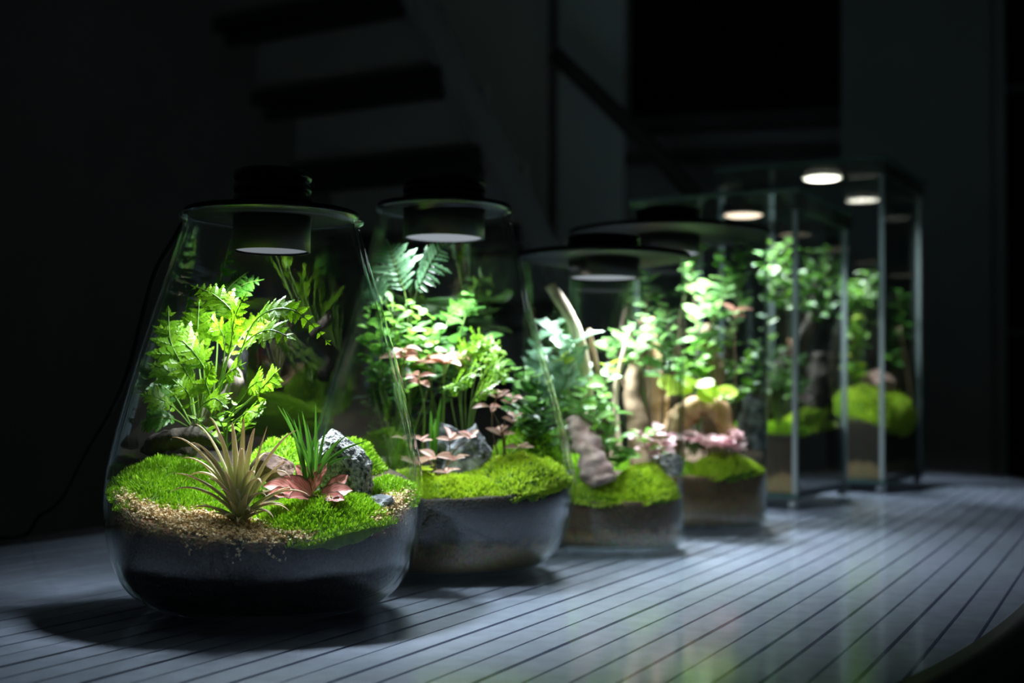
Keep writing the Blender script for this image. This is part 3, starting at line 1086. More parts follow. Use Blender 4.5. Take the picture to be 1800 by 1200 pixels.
def hull_rock(label, outline_px, Y, depth, mat, seed, name='rock', cat='rock', amp=0.0016):
    """rock with a given front outline: convex body, then broken up by noise"""
    import bmesh
    rr = random.Random(seed)
    pts = [at(x, y, Y) for x, y in outline_px]
    c = sum(pts, Vector()) / len(pts)
    bm = bmesh.new()
    for k, dd in ((1.0, 0.0), (0.86, -0.32), (0.60, -0.5), (0.8, 0.4), (0.5, 0.5)):
        for p in pts:
            q = c + (p - c) * k * rr.uniform(0.9, 1.06)
            bm.verts.new(q + Vector((0, dd * depth * rr.uniform(0.8, 1.15), 0)))
    r = bmesh.ops.convex_hull(bm, input=bm.verts)
    bmesh.ops.delete(bm, geom=[v for v in bm.verts if not v.link_faces], context='VERTS')
    bmesh.ops.subdivide_edges(bm, edges=bm.edges[:], cuts=2, use_grid_fill=True)
    bmesh.ops.triangulate(bm, faces=bm.faces[:])
    bmesh.ops.subdivide_edges(bm, edges=[e for e in bm.edges if e.calc_length() > 0.003], cuts=2, use_grid_fill=True)
    bm.normal_update()
    V = []
    for v in bm.verts:
        w = v.co * 150 + Vector((seed, 0, 0))
        V.append(v.co + v.normal * amp * (noise.noise(w) + 0.6 * noise.noise(w * 2.6) - 0.5 * abs(noise.noise(w * 0.6))))
    F = []
    bm.verts.index_update()
    for f in bm.faces:
        F.append(tuple(q.index for q in f.verts))
    bm.free()
    o = part(name, (V, F), M[mat], None, False, org=(c.x, c.y, min(v.z for v in V)))
    return tag(o, label, cat)


def grains(label, pts, mat, size, seed, org, vessel):
    """loose gravel: thousands of small angular grains, nobody could count them"""
    rr = random.Random(seed)
    V, F = [], []
    ico = [(0, 0, 1), (0.9, 0, 0.25), (-0.3, 0.85, 0.2), (-0.6, -0.7, 0.3), (0.35, -0.8, -0.2), (0.4, 0.8, -0.35), (-0.9, 0.1, -0.3), (0, 0, -1)]
    fc = [(0, 1, 2), (0, 2, 3), (0, 3, 1), (1, 4, 5), (1, 5, 2), (2, 5, 6), (2, 6, 3), (3, 6, 4), (3, 4, 1), (7, 5, 4), (7, 6, 5), (7, 4, 6)]
    for p in pts:
        k = len(V)
        s = size * rr.uniform(0.55, 1.35)
        Q = Matrix.Rotation(rr.uniform(0, 6.28), 3, 'Z') @ Matrix.Rotation(rr.uniform(0, 6.28), 3, 'X')
        sc = Vector((rr.uniform(0.7, 1.2), rr.uniform(0.7, 1.2), rr.uniform(0.7, 1.1)))
        for q in ico:
            w = Vector((q[0] * sc.x, q[1] * sc.y, q[2] * sc.z)) * s
            V.append(vessel.clamp(p + Q @ w, 0.0004) - org)
        F += [tuple(i + k for i in f) for f in fc]
    o = link('sand', new_mesh('sand', V, F, M[mat], False))
    o.location = org
    return tag(o, label, 'sand', kind='stuff')


PIN = {}


def put(name, me, parent, root, m):
    o = link(name, me, parent)
    o.matrix_basis = Matrix.Translation(-root.location) @ m
    return o


def add_frond(root, path, pin, n, size, vessel, rr, width_pow=0.75, stem_r=0.0007, start=0.25, droop=0.15, mat_stem='stem', flat=None, facing=1.0):
    """one frond: stalk as the part, its leaflets as sub-parts"""
    P = smooth_path([vessel.clamp(q, 0.003) if vessel else q for q in path], 7)
    P = [vessel.clamp(q, 0.003) for q in P] if vessel else P
    fr = part('frond', tube(P, lambda t: stem_r * (1 - 0.7 * t) + 0.0001, 5), M[mat_stem], root)
    m = len(P)
    for k in range(n):
        t = start + (1 - start) * (k + 0.5) / n
        f = t * (m - 1)
        i = min(int(f), m - 2)
        p = P[i].lerp(P[i + 1], f - i)
        d = (P[i + 1] - P[i]).normalized()
        up = flat or (Vector((0, 0, 1)) - d * d.z)
        if up.length < 0.2:
            up = Vector((0, -1, 0.3))
        if flat is None:
            up = up.normalized() * 0.55 + Vector((0, -1.0, 0.25)) * facing
            up -= d * up.dot(d)
        up.normalize()
        side = d.cross(up).normalized()
        q = (t - start) / (1 - start)
        sz = size * (math.sin(math.pi * min(1, 0.22 + 0.78 * (1 - q))) ** 0.5 if q < 0.4 else ((1 - q) / 0.6) ** width_pow) * rr.uniform(0.85, 1.15) + size * 0.12
        for s in (-1, 1):
            dd = (side * s * 0.9 + d * rr.uniform(0.35, 0.6) + up * rr.uniform(-droop, 0.12)).normalized()
            nn = (up + side * rr.uniform(-0.3, 0.3) + d * rr.uniform(-0.2, 0.2)).normalized()
            pp = p
            if vessel and not vessel.inside(p + dd * sz, 0.001):
                tip = vessel.clamp(p + dd * sz, 0.001)
                if (tip - p).length < sz * 0.35:
                    continue
                sz2 = min(sz, (tip - p).length)
                dd = (tip - p).normalized()
            else:
                sz2 = sz
            put('leaflet', rr.choice(pin), fr, root, frame_m(pp, dd, nn, sz2))
    put('leaflet', rr.choice(pin), fr, root, frame_m(P[-2], P[-1] - P[-2], Vector((0, -0.4, 1)), size * 0.4))
    return fr


def plant(name, label, cat, base, tips, leaves, n, size, vessel, seed, stem_mat='stem', stem_r=0.0009, start=0.3, pair=False, up=0.45, group=None, bend=0.25, spread=0.9, face=0.55):
    """leafy plant: stems as parts, leaves as sub-parts"""
    rr = random.Random(seed)
    base = vessel.clamp(base, 0.006)
    R = thing(name, label, cat, base, group)
    for tp in tips:
        tp = vessel.clamp(tp, 0.006)
        b = base + Vector((rr.uniform(-1, 1), rr.uniform(-1, 1), 0)) * 0.004
        mid = b.lerp(tp, 0.5) + Vector((rr.uniform(-1, 1), rr.uniform(-1, 1), rr.uniform(0.2, 1))) * bend * (tp - b).length * 0.4
        P = [vessel.clamp(q, 0.004) for q in smooth_path([b, mid, tp], 6)]
        stm = part('stem', tube(P, lambda t: stem_r * (1 - 0.5 * t), 5), M[stem_mat], R)
        m = len(P)
        ang = rr.uniform(0, 6.28)
        cnt = n if not pair else n // 2
        for k in range(cnt):
            t = start + (1 - start) * (k + 1) / cnt
            f = t * (m - 1)
            i = min(int(f), m - 2)
            p = P[i].lerp(P[i + 1], min(1, f - i))
            ang += 2.4 if not pair else 1.57
            for s in ((0,) if not pair else (0, math.pi)):
                a = ang + s + rr.uniform(-0.3, 0.3)
                d = Vector((math.cos(a) * spread, math.sin(a) * spread, up + rr.uniform(-0.3, 0.3))).normalized()
                sz = size * rr.uniform(0.7, 1.2) * (1 - 0.25 * t)
                tip = p + d * sz
                if not vessel.inside(tip, 0.0015):
                    tip = vessel.clamp(tip, 0.002)
                    if (tip - p).length < 0.4 * sz:
                        continue
                    d = (tip - p).normalized()
                    sz = min(sz, (tip - p).length)
                nn = (Vector((0, 0, 1)) + Vector((rr.gauss(0, 0.3), rr.gauss(0, 0.35) - face, rr.uniform(-0.2, 0.2)))).normalized()
                put('leaf', rr.choice(leaves), stm, R, frame_m(p, d, nn, sz))
    return R


def wood(label, pts, r, mat, vessel=None, seed=0, n=14, rough=0.35, name='driftwood', cat='wood', sub=8):
    pts = [Vector(p) for p in pts]
    P = smooth_path(pts, sub)
    if vessel:
        P = [vessel.clamp(q, 0.004 + (r(0.5) if callable(r) else r)) for q in P]
    low = min(P, key=lambda q: q.z)
    o = part(name, tube(P, r, n, rough, seed), M[mat], None, org=low)
    return tag(o, label, cat)


LM = {}
for key, mat in (('leaf', 'leaf'), ('leaf_dark', 'leaf_dark'), ('leaf_pale', 'leaf_pale'), ('leaf_lime', 'leaf_lime'), ('leaf_mid', 'leaf_mid')):
    LM[key] = [leaf_mesh('leaf_' + str(i), M[mat], w, cu, 0.1, 0.6, 0.7) for i, (w, cu) in enumerate(((0.30, 0.25), (0.36, 0.1), (0.27, 0.4)))]
LM['pink'] = [leaf_mesh('pink_leaf', M['pink'], w, cu, 0.12, 0.75, 0.9, 9, 0.01) for w, cu in ((0.21, 0.15), (0.25, 0.3))]
LM['red'] = [leaf_mesh('red_leaf', M['red'], w, cu, 0.10, 0.65, 0.75, 12, 0.03) for w, cu in ((0.30, 0.15), (0.34, 0.3))]
LM['salmon'] = [leaf_mesh('salmon_leaf', M['salmon'], w, cu, 0.14, 0.7, 0.8, 9) for w, cu in ((0.24, 0.2), (0.28, 0.3))]
LM['mauve'] = [leaf_mesh('mauve_leaf', M['mauve'], w, cu, 0.12, 0.6, 0.7, 9) for w, cu in ((0.32, 0.2), (0.36, 0.35))]
LM['frost'] = [leaf_mesh('ivy_leaf', M['leaf_frost'], 0.36, cu, 0.14, 0.45, 0.9, 12, 0.0, 3) for cu in (0.1, 0.25)]
LM['round'] = [leaf_mesh('round_leaf', M['leaf_lime'], 0.42, 0.15, 0.06, 0.5, 0.45, 9)]
PIN['fern'] = [pinna_mesh('fern_leaflet', M['fern'], 5, 0.36, i) for i in range(3)]
PIN['dark'] = [pinna_mesh('dark_fern_leaflet', M['fern_dark'], 5, 0.36, 5 + i) for i in range(2)]
PIN['lime'] = [pinna_mesh('lime_fern_leaflet', M['fern_lime'], 4, 0.32, 8 + i, False) for i in range(2)]
PIN['pale'] = [leaf_mesh('pale_fern_leaflet', M['fern_pale'], 0.105, cu, 0.05, 0.25, 0.5, 8, 0.0, 4) for cu in (0.12, 0.2)]

# ------------------------------------------------------------------ nearest jar
C1 = J1.c
moss('broad moss carpet on the left side of the nearest jar', at(318, 855, 0.935), 0.060, 0.066, 0.016, J1, h1, 0.3, 9000, 3, 0.0042)
moss('rounded moss cushion at the front of the nearest jar', at(572, 905, 0.890), 0.053, 0.050, 0.0178, J1, h1, 0.05, 9000, 5, 0.0040, lump=0.2)
moss('small moss patch behind the grey rock by the right glass', at(700, 862, 0.955), 0.030, 0.030, 0.012, J1, h1, 0, 2200, 7, 0.004)
moss('moss mound behind the spiky air plant', at(492, 800, 0.985), 0.030, 0.026, 0.030, J1, h1, 0, 2600, 8, 0.004)
moss('round moss mound at the back wall of the nearest jar', at(612, 790, 1.02), 0.032, 0.026, 0.026, J1, h1, 0, 2200, 9, 0.004)

# sand: a spill at the front between the moss, and a strip at the right glass
rr = random.Random(4)
pts = []
while len(pts) < 5200:
    a = rr.uniform(math.radians(205), math.radians(300))
    R = J1.r_in(0.065) - 0.002
    r = R * math.sqrt(rr.uniform(0.40, 1.0))
    x, y = r * math.cos(a), r * math.sin(a)
    z = h1(x, y) + 0.0015 + rr.uniform(0, 0.004)
    edge = r > R * 0.96
    if edge:
        z -= rr.uniform(0, 0.016) * (0.6 + 0.4 * math.sin(a * 23))
    p = J1.clamp(C1 + Vector((x, y, z)), 0.0016)
    pts.append(p)
grains('coarse tan sand spilled at the front of the nearest jar', pts, 'sand', 0.00125, 6, C1 + Vector((-0.02, -0.08, 0.06)), J1)
pts = []
while len(pts) < 1500:
    a = rr.uniform(math.radians(-40), math.radians(2))
    R = J1.r_in(0.075) - 0.002
    r = R * math.sqrt(rr.uniform(0.62, 1.0))
    x, y = r * math.cos(a), r * math.sin(a)
    z = h1(x, y) + 0.002 + rr.uniform(0, 0.004)
    if r > R * 0.96:
        z -= rr.uniform(0, 0.012)
    pts.append(J1.clamp(C1 + Vector((x, y, z)), 0.0016))
grains('small strip of tan sand by the right glass of the nearest jar', pts, 'sand', 0.00125, 9, C1 + Vector((0.1, -0.03, 0.07)), J1)

hull_rock('speckled grey rock leaning right in the nearest jar', [(562, 764), (584, 752), (606, 766), (636, 790), (657, 815), (660, 838), (654, 896), (560, 900), (545, 850), (549, 795)], 0.935, 0.036, 'rock', 21)
rock('low dark stone at the foot of the speckled grey rock', at(672, 885, 0.915), (0.014, 0.012, 0.009), 5, 'rock_dark', 0.3)
rock('brown knobbly stone behind the air plant', at(478, 822, 0.945), (0.018, 0.014, 0.014), 14, 'rock_brown', 0.4)


def air_plant():
    rr = random.Random(12)
    Y0 = 0.872
    B = at(420, 914, Y0)
    R = thing('air_plant', 'spiky silvery air plant with pinkish leaf tips on the sand', 'air plant', B)
    core = B + Vector((0, 0.002, 0.010))
    part('core', lathe([(0, -0.004), (0.004, -0.002), (0.0052, 0.010), (0.0045, 0.022), (0, 0.026)], 14, B), M['air'], R)
    # tips in the photograph (x, y), depth offset, width in mm
    tips = [(303, 768, 0.0, 4.2), (368, 733, 0.004, 4.4), (340, 745, 0.012, 3.0), (428, 735, 0.012, 4.2), (470, 748, 0.004, 4.0), (523, 756, -0.004, 3.8),
            (305, 832, -0.006, 4.0), (298, 866, -0.010, 4.0), (318, 806, 0.004, 3.6), (345, 792, -0.01, 4.0), (545, 872, -0.014, 3.6), (512, 842, -0.01, 3.8),
            (505, 808, 0.0, 3.8), (482, 912, -0.020, 3.4), (418, 922, -0.018, 3.6), (440, 905, -0.022, 3.4), (366, 842, -0.02, 4.2), (448, 832, -0.022, 4.6),
            (396, 828, -0.02, 4.4), (384, 760, -0.006, 4.6), (408, 742, -0.012, 4.4), (448, 752, -0.012, 4.4), (330, 780, -0.012, 4.0), (495, 776, -0.014, 4.0),
            (352, 884, -0.018, 3.4), (468, 872, -0.022, 3.8), (500, 888, -0.01, 3.4), (355, 815, 0.014, 3.6), (470, 800, 0.014, 3.6), (425, 790, -0.022, 4.6), (405, 880, -0.024, 3.6), (338, 893, -0.014, 3.6), (372, 902, -0.02, 3.6), (393, 912, -0.02, 3.6), (455, 912, -0.018, 3.4), (474, 898, -0.012, 3.4), (510, 900, -0.004, 3.2), (388, 862, -0.026, 4.0), (436, 868, -0.027, 4.2), (322, 850, 0.01, 3.6), (520, 858, 0.01, 3.4), (460, 850, -0.024, 4.2)]
    for i, (x, y, dy, w) in enumerate(tips):
        tip = at(x, y, Y0 + dy)
        v = tip - core
        out = Vector((v.x, v.y, 0))
        L = v.length
        root = core + Vector((v.x, v.y, 0)).normalized() * 0.004 + Vector((0, 0, rr.uniform(-0.006, 0.006) if v.z > 0.012 else rr.uniform(-0.012, -0.004)))
        rise = 0.34 * L if v.z < 0.02 else 0.16 * L
        c1 = root + Vector((v.x * 0.25, v.y * 0.25, max(0, v.z) * 0.45 + rise * 0.6))
        c2 = root + Vector((v.x * 0.68, v.y * 0.68, max(v.z, v.z * 0.4) * 0.8 + rise))
        P = []
        nseg = 12
        for k in range(nseg + 1):
            t = k / nseg
            P.append(root * (1 - t) ** 3 + c1 * 3 * t * (1 - t) ** 2 + c2 * 3 * t * t * (1 - t) + tip * t ** 3)
        V, F, U = [], [], []
        W_ = w * 0.00078
        for k, p in enumerate(P):
            t = k / nseg
            d = (P[min(k + 1, nseg)] - P[max(k - 1, 0)]).normalized()
            upv = Vector((-out.x, -out.y, 0)) * 1.2 + Vector((0, 0, L)) if out.length > 1e-5 else Vector((0, -1, 0))
            s = d.cross(upv).normalized()
            nn = s.cross(d).normalized()
            ww = W_ * (1.15 * (1 - t) ** 0.75 + 0.03)
            for j, u in enumerate((-1, -0.55, 0, 0.55, 1)):
                V.append(p + s * u * ww * 0.85 + nn * (abs(u) ** 1.5) * ww * 0.55)
                U.append((0.5 + u * 0.5, t))
            for j, u in enumerate((0.6, 0, -0.6)):
                V.append(p + s * u * ww * 0.8 + nn * (-0.22 + 0.35 * abs(u)) * ww)
                U.append((0.5 + u * 0.3, t))
        for k in range(nseg):
            for j in range(8):
                a, b = k * 8 + j, k * 8 + (j + 1) % 8
                F.append((a, b, b + 8, a + 8))
        part('leaf', (V, F), M['air'], R, True, U)


air_plant()


def blades(label, base, tips, w, mat, seed, name='grass_plant', cat='grass plant', vessel=None, sag=0.12):
    rr = random.Random(seed)
    B = Vector(base)
    R = thing(name, label, cat, B)
    for tip in tips:
        root = B + Vector((rr.uniform(-1, 1), rr.uniform(-0.6, 0.6), 0)) * 0.005
        tip = Vector(tip)
        mid = root.lerp(tip, 0.5) + Vector((0, 0, sag * (tip - root).length))
        P = smooth_path([root, mid, tip], 5)
        V, F, U = [], [], []
        n = len(P)
        for k, p in enumerate(P):
            t = k / (n - 1)
            d = (P[min(k + 1, n - 1)] - P[max(k - 1, 0)]).normalized()
            s = d.cross(Vector((rr.uniform(-0.1, 0.1), -1, 0.25))).normalized()
            nn = s.cross(d)
            ww = w * (0.55 + 0.6 * math.sin(math.pi * min(1, t * 0.9 + 0.12))) * (1 - t) ** 0.45 + 0.00006
            for u in (-1, 0, 1):
                V.append(p + s * u * ww + nn * abs(u) * ww * 0.35)
                U.append((0.5 + 0.5 * u, t))
        for k in range(n - 1):
            for j in range(2):
                a = k * 3 + j
                F.append((a, a + 1, a + 4, a + 3))
        part('blade', (V, F), M[mat], R, True, U)
    return R


gt = [(497, 716), (488, 712), (503, 722), (516, 735), (555, 707), (568, 730), (531, 722), (524, 726), (540, 745), (600, 768), (648, 773), (612, 762), (585, 800), (620, 800), (512, 760), (546, 785), (575, 745), (560, 770), (605, 792)]
blades('green grass-like tuft beside the speckled grey rock', at(545, 852, 0.900), [at(x, y, 0.898 + ((i * 37) % 11 - 5) * 0.003) for i, (x, y) in enumerate(gt)], 0.0012, 'grass', 3)

# red-leaved plant
RB = at(535, 878, 0.893)
R = thing('red_leaf_plant', 'low plant with dark red veined leaves in front of the speckled rock', 'plant', RB)
rr = random.Random(31)
for (x, y, x2, y2, dy, sz) in ((548, 872, 505, 834, -0.006, 0.024), (530, 866, 470, 842, -0.004, 0.024), (545, 866, 562, 828, 0.004, 0.025), (560, 872, 616, 856, -0.004, 0.024), (520, 872, 474, 862, -0.008, 0.020), (570, 874, 600, 874, -0.008, 0.018), (555, 858, 530, 826, 0.008, 0.022), (540, 876, 520, 866, -0.012, 0.017), (575, 868, 596, 846, 0.006, 0.02)):
    a, b = at(x, y, 0.893 + dy), at(x2, y2, 0.888 + dy * 1.6)
    stm = part('stem', tube([RB, RB.lerp(a, 0.6) + Vector((0, 0, 0.002)), a], 0.0008, 5), M['stem_brown'], R)
    put('leaf', rr.choice(LM['red']), stm, R, frame_m(a, b - a, Vector((rr.uniform(-0.3, 0.3), -0.75, 0.8)), max(sz, (b - a).length), 1.0))

wood('weathered driftwood branch inside the fern', [at(330, 800, 0.985), at(352, 745, 0.985), at(395, 700, 0.98), at(418, 668, 0.975), at(397, 632, 0.985)], lambda t: 0.007 - 0.003 * t, 'wood', J1, 3)
wood('fuzzy dark root crawling behind the left moss', [at(262, 792, 0.98), at(300, 772, 0.97), at(345, 765, 0.965), at(385, 775, 0.97)], lambda t: 0.009 - 0.003 * t, 'wood_dark', J1, 5, name='fern_root', cat='root')

rr = random.Random(77)
FB = at(360, 770, 0.985)
FR = thing('fern', 'bright green lacy fern arching over the nearest jar', 'fern', FB)
Y = 0.985
fr = [  # path pixels with depth offsets, leaflet pairs, leaflet length, kind, bare part of the stalk
    ([(380, 740, 0), (415, 640, -0.04), (452, 560, -0.075), (515, 545, -0.085), (582, 606, -0.085)], 12, 0.0125, 'fern', 0.42),
    ([(375, 740, 0), (402, 620, -0.04), (412, 560, -0.065), (382, 522, -0.065), (340, 502, -0.06)], 9, 0.0135, 'fern', 0.45),
    ([(375, 740, 0), (390, 660, -0.035), (405, 610, -0.06), (412, 560, -0.075), (430, 520, -0.078)], 7, 0.0155, 'fern', 0.45),
    ([(375, 740, 0), (410, 660, -0.02), (430, 605, -0.06), (470, 580, -0.085), (510, 592, -0.09)], 6, 0.0175, 'fern', 0.48),
    ([(370, 745, 0), (350, 640, 0.0), (370, 560, 0.0), (420, 505, 0.0), (455, 492, 0.0)], 7, 0.0165, 'fern_d', 0.4),
    ([(365, 745, 0), (350, 640, 0.01), (360, 560, 0.015), (380, 480, 0.02), (388, 425, 0.02)], 8, 0.014, 'fern_d', 0.4),
    ([(385, 750, -0.01), (430, 710, -0.03), (462, 680, -0.045), (486, 652, -0.05)], 4, 0.0150, 'fern', 0.70),
    ([(375, 750, -0.01), (420, 705, -0.04), (440, 680, -0.05), (458, 668, -0.055)], 4, 0.0150, 'fern', 0.62),
    ([(370, 745, 0), (392, 650, -0.01), (430, 585, 0.01), (470, 550, 0.02)], 6, 0.0165, 'fern', 0.5),
    ([(365, 745, 0), (385, 690, -0.03), (397, 660, -0.05), (425, 640, -0.055)], 4, 0.0150, 'fern', 0.5),
    ([(370, 745, 0), (380, 640, 0.0), (385, 560, 0.0), (400, 510, 0.0), (432, 480, 0.0)], 7, 0.015, 'fern_d', 0.45),
    ([(372, 745, 0), (392, 640, -0.03), (392, 590, -0.04), (372, 560, -0.05)], 5, 0.0165, 'fern', 0.5),
    ([(395, 755, -0.01), (420, 735, -0.03), (440, 722, -0.04), (455, 726, -0.045)], 4, 0.012, 'fern', 0.4),
]
for path, n_, sz, kind, st_ in fr:
    pin = PIN['dark'] if kind == 'fern_d' else PIN['fern']
    add_frond(FR, [at(x, y, Y + d) for x, y, d in path], pin, n_ + 1, sz * 1.1, J1, rr, start=st_ * 0.85)
FB3 = at(335, 775, 0.975)
FR3 = thing('fern', 'second lacy fern pressed against the left glass of the nearest jar', 'fern', FB3)
fr = [
    ([(350, 745, 0), (362, 665, -0.03), (345, 625, -0.04), (312, 592, -0.045), (278, 575, -0.045)], 6, 0.0185, 'fern', 0.45),
    ([(350, 745, 0), (345, 690, -0.03), (325, 650, -0.045), (300, 600, -0.05), (296, 545, -0.045)], 6, 0.0180, 'fern', 0.45),
    ([(345, 750, 0), (330, 690, -0.03), (300, 655, -0.04), (268, 640, -0.04)], 6, 0.0165, 'fern', 0.42),
    ([(340, 755, 0), (310, 700, -0.01), (275, 670, -0.01), (252, 660, -0.01)], 6, 0.016, 'fern_d', 0.35),
    ([(340, 755, 0), (310, 720, -0.02), (280, 700, -0.03), (252, 692, -0.03)], 5, 0.013, 'fern', 0.4),
    ([(350, 750, -0.01), (368, 700, -0.04), (362, 670, -0.05), (374, 640, -0.055)], 5, 0.0135, 'fern', 0.5),
    ([(345, 755, 0), (335, 715, -0.04), (330, 690, -0.05), (312, 672, -0.055)], 5, 0.0140, 'fern', 0.4),
    ([(345, 745, 0), (330, 640, 0.0), (310, 570, 0.0), (296, 515, 0.0)], 7, 0.0155, 'fern_d', 0.4),
    ([(350, 745, 0), (358, 660, -0.02), (348, 590, -0.03), (350, 530, -0.03)], 7, 0.0175, 'fern', 0.45),
    ([(350, 745, 0), (340, 660, -0.02), (326, 600, -0.03), (330, 560, -0.03)], 6, 0.0165, 'fern', 0.45),
    ([(340, 755, 0), (300, 735, -0.02), (270, 735, -0.025), (245, 745, -0.02)], 6, 0.014, 'fern_d', 0.3),
    ([(345, 755, 0), (350, 720, -0.04), (375, 700, -0.05), (395, 712, -0.055)], 4, 0.0135, 'fern', 0.4),
]
for path, n_, sz, kind, st_ in fr:
    pin = PIN['dark'] if kind == 'fern_d' else PIN['fern']
    add_frond(FR3, [at(x, y, Y + d) for x, y, d in path], pin, n_ + 2, sz * 1.08, J1, rr, start=st_ * 0.8)
plant('trailing_plant', 'fine leafy sprig between the fern and the air plant', 'plant', at(400, 790, 0.96), [at(415, 712, 0.93), at(380, 730, 0.93), at(440, 745, 0.925), at(345, 735, 0.93), at(465, 705, 0.94)], PIN['fern'], 7, 0.012, J1, 41, start=0.25)

# ------------------------------------------------------------------ second jar
def at2(x, y, Y):
    return at(x, y, Y + 0.035)


moss('large bright moss mound at the front of the second jar', at2(925, 850, 1.09), 0.070, 0.055, 0.024, J2, h2, -0.2, 7000, 11, 0.0042, 'moss_needle_lime', 0.3)
moss('low moss strip at the front middle of the second jar', at2(800, 878, 1.055), 0.048, 0.026, 0.015, J2, h2, 0.1, 4000, 12, 0.0042, 'moss_needle_lime')
moss('moss clump at the front left of the second jar', at2(715, 868, 1.06), 0.036, 0.030, 0.018, J2, h2, 0, 3000, 13, 0.0042, 'moss_needle_lime')
moss('dark moss bank at the back right of the second jar', at2(930, 820, 1.18), 0.04, 0.04, 0.04, J2, h2, 0, 2600, 14, 0.005)
hull_rock('pointed blue-grey rock in the second jar', [(836, 743), (848, 768), (864, 792), (872, 818), (868, 842), (800, 848), (772, 835), (790, 785), (815, 762)], 1.145, 0.045, 'rock_dark', 33)
rock('small grey stone behind the pointed rock in the second jar', at2(782, 778, 1.13), (0.018, 0.018, 0.026), 8, 'rock_dark', 0.2)

rr = random.Random(5)
PB = at2(715, 640, 1.15)
PB.z = h2(0, 0)
PB = Vector((PB.x, 1.19, 0.088))
R = thing('pale_fern', 'pale silvery fern reaching up in the second jar', 'fern', PB)
add_frond(R, [PB, at2(712, 660, 1.15), at2(716, 545, 1.14), at2(700, 480, 1.13), at2(684, 432, 1.125)], PIN['pale'], 10, 0.028, J2, rr, start=0.60, flat=Vector((0.1, -0.9, 0.45)))
add_frond(R, [PB, at2(722, 660, 1.15), at2(724, 545, 1.12), at2(748, 480, 1.095), at2(780, 430, 1.085)], PIN['pale'], 10, 0.024, J2, rr, start=0.60, flat=Vector((-0.3, -0.8, 0.5)))
add_frond(R, [PB, at2(710, 660, 1.15), at2(690, 560, 1.14), at2(668, 520, 1.13), at2(652, 500, 1.125)], PIN['pale'], 7, 0.018, J2, rr, start=0.62, flat=Vector((0.1, -0.9, 0.45)))
add_frond(R, [PB, at2(730, 660, 1.16), at2(770, 580, 1.17), at2(805, 545, 1.19), at2(835, 530, 1.2)], PIN['dark'], 8, 0.018, J2, rr, start=0.55)

G = Vector((PB.x - 0.005, 1.165, 0.085))
plant('leafy_plant', 'dense bright green small-leaved bush under the pale fern', 'plant', G, [at2(x, y, 1.155 + d) for x, y, d in ((640, 540, 0.0), (665, 525, 0.02), (690, 530, 0.0), (715, 528, -0.01), (740, 545, 0.0), (760, 560, 0.01), (700, 560, -0.03), (725, 575, -0.03), (670, 570, -0.02), (650, 600, 0.0), (750, 590, -0.02), (690, 600, -0.03))], LM['leaf'] + LM['leaf_pale'][:1] + LM['leaf'], 12, 0.0175, J2, 51, start=0.55)
plant('dark_leafy_plant', 'dark green foliage at the left back of the second jar', 'plant', at2(690, 830, 1.17), [at2(x, y, 1.17) for x, y in ((655, 640), (680, 650), (650, 700), (700, 700), (720, 650), (740, 690), (670, 740), (790, 560), (830, 520), (850, 600))], LM['leaf_dark'], 11, 0.024, J2, 52, start=0.35)
plant('broad_leaf_plant', 'soft pale green leaves behind the salmon rosette', 'plant', at2(770, 800, 1.16), [at2(742, 600, 1.17), at2(772, 590, 1.18), at2(795, 600, 1.19), at2(735, 625, 1.16), at2(815, 615, 1.18)], LM['leaf_mid'] + LM['leaf_pale'][:1], 9, 0.024, J2, 53, start=0.55)
plant('pink_rosette_plant', 'tall salmon-pink rosette in the middle of the second jar', 'plant', at2(770, 800, 1.12), [at2(780, 632, 1.135)], LM['salmon'], 8, 0.032, J2, 54, 'stem', 0.0014, 0.93, up=0.3)
plant('pink_rosette_plant', 'salmon-pink shoot against the left glass of the second jar', 'plant', at2(735, 820, 1.10), [at2(712, 612, 1.085), at2(735, 660, 1.07)], LM['salmon'], 6, 0.024, J2, 55, 'stem', 0.0012, 0.85, up=0.3)
FB2 = at2(820, 800, 1.15)
FB2 = J2.clamp(Vector((FB2.x, 1.185, 0.09)), 0.01)
R = thing('fern', 'yellow-green fern right of centre in the second jar', 'fern', FB2)
for x, y, d in ((845, 600, 0.0), (880, 640, -0.02), (885, 655, 0.0), (820, 615, 0.01), (830, 660, -0.03), (862, 690, -0.03), (800, 680, -0.02), (870, 610, 0.02)):
    tp = at2(x, y, 1.12 + d)
    add_frond(R, [FB2, FB2.lerp(tp, 0.55) + Vector((-0.008, 0, 0.018)), FB2.lerp(tp, 0.85) + Vector((-0.002, 0, 0.014)), tp], PIN['lime'], 8, 0.019, J2, rr, start=0.4)
plant('pink_leaf_plant', 'pink and white veined plant in front of the pointed rock', 'plant', at2(770, 838, 1.065), [at2(x, y, 1.06 + d) for x, y, d in ((706, 770, 0), (742, 772, 0.0), (790, 770, -0.02), (828, 768, -0.02), (765, 805, -0.02), (802, 808, -0.03), (785, 832, -0.03), (728, 815, -0.02))], LM['pink'], 4, 0.018, J2, 56, 'stem_brown', 0.0008, 0.86, True, up=0.4, face=0.7)
plant('pink_leaf_plant', 'pink-leaved plant right of the pointed rock in the second jar', 'plant', at2(885, 815, 1.11), [at2(x, y, 1.10) for x, y in ((875, 690), (905, 735), (860, 715), (915, 785), (880, 760), (900, 700))], LM['pink'], 4, 0.018, J2, 57, 'stem_brown', 0.0008, 0.8, True, up=0.4, face=0.7)
plant('round_leaf_plant', 'single lime green round leaf at the left moss of the second jar', 'plant', at2(735, 845, 1.06), [at2(742, 825, 1.05)], LM['round'], 2, 0.02, J2, 58, start=0.8)
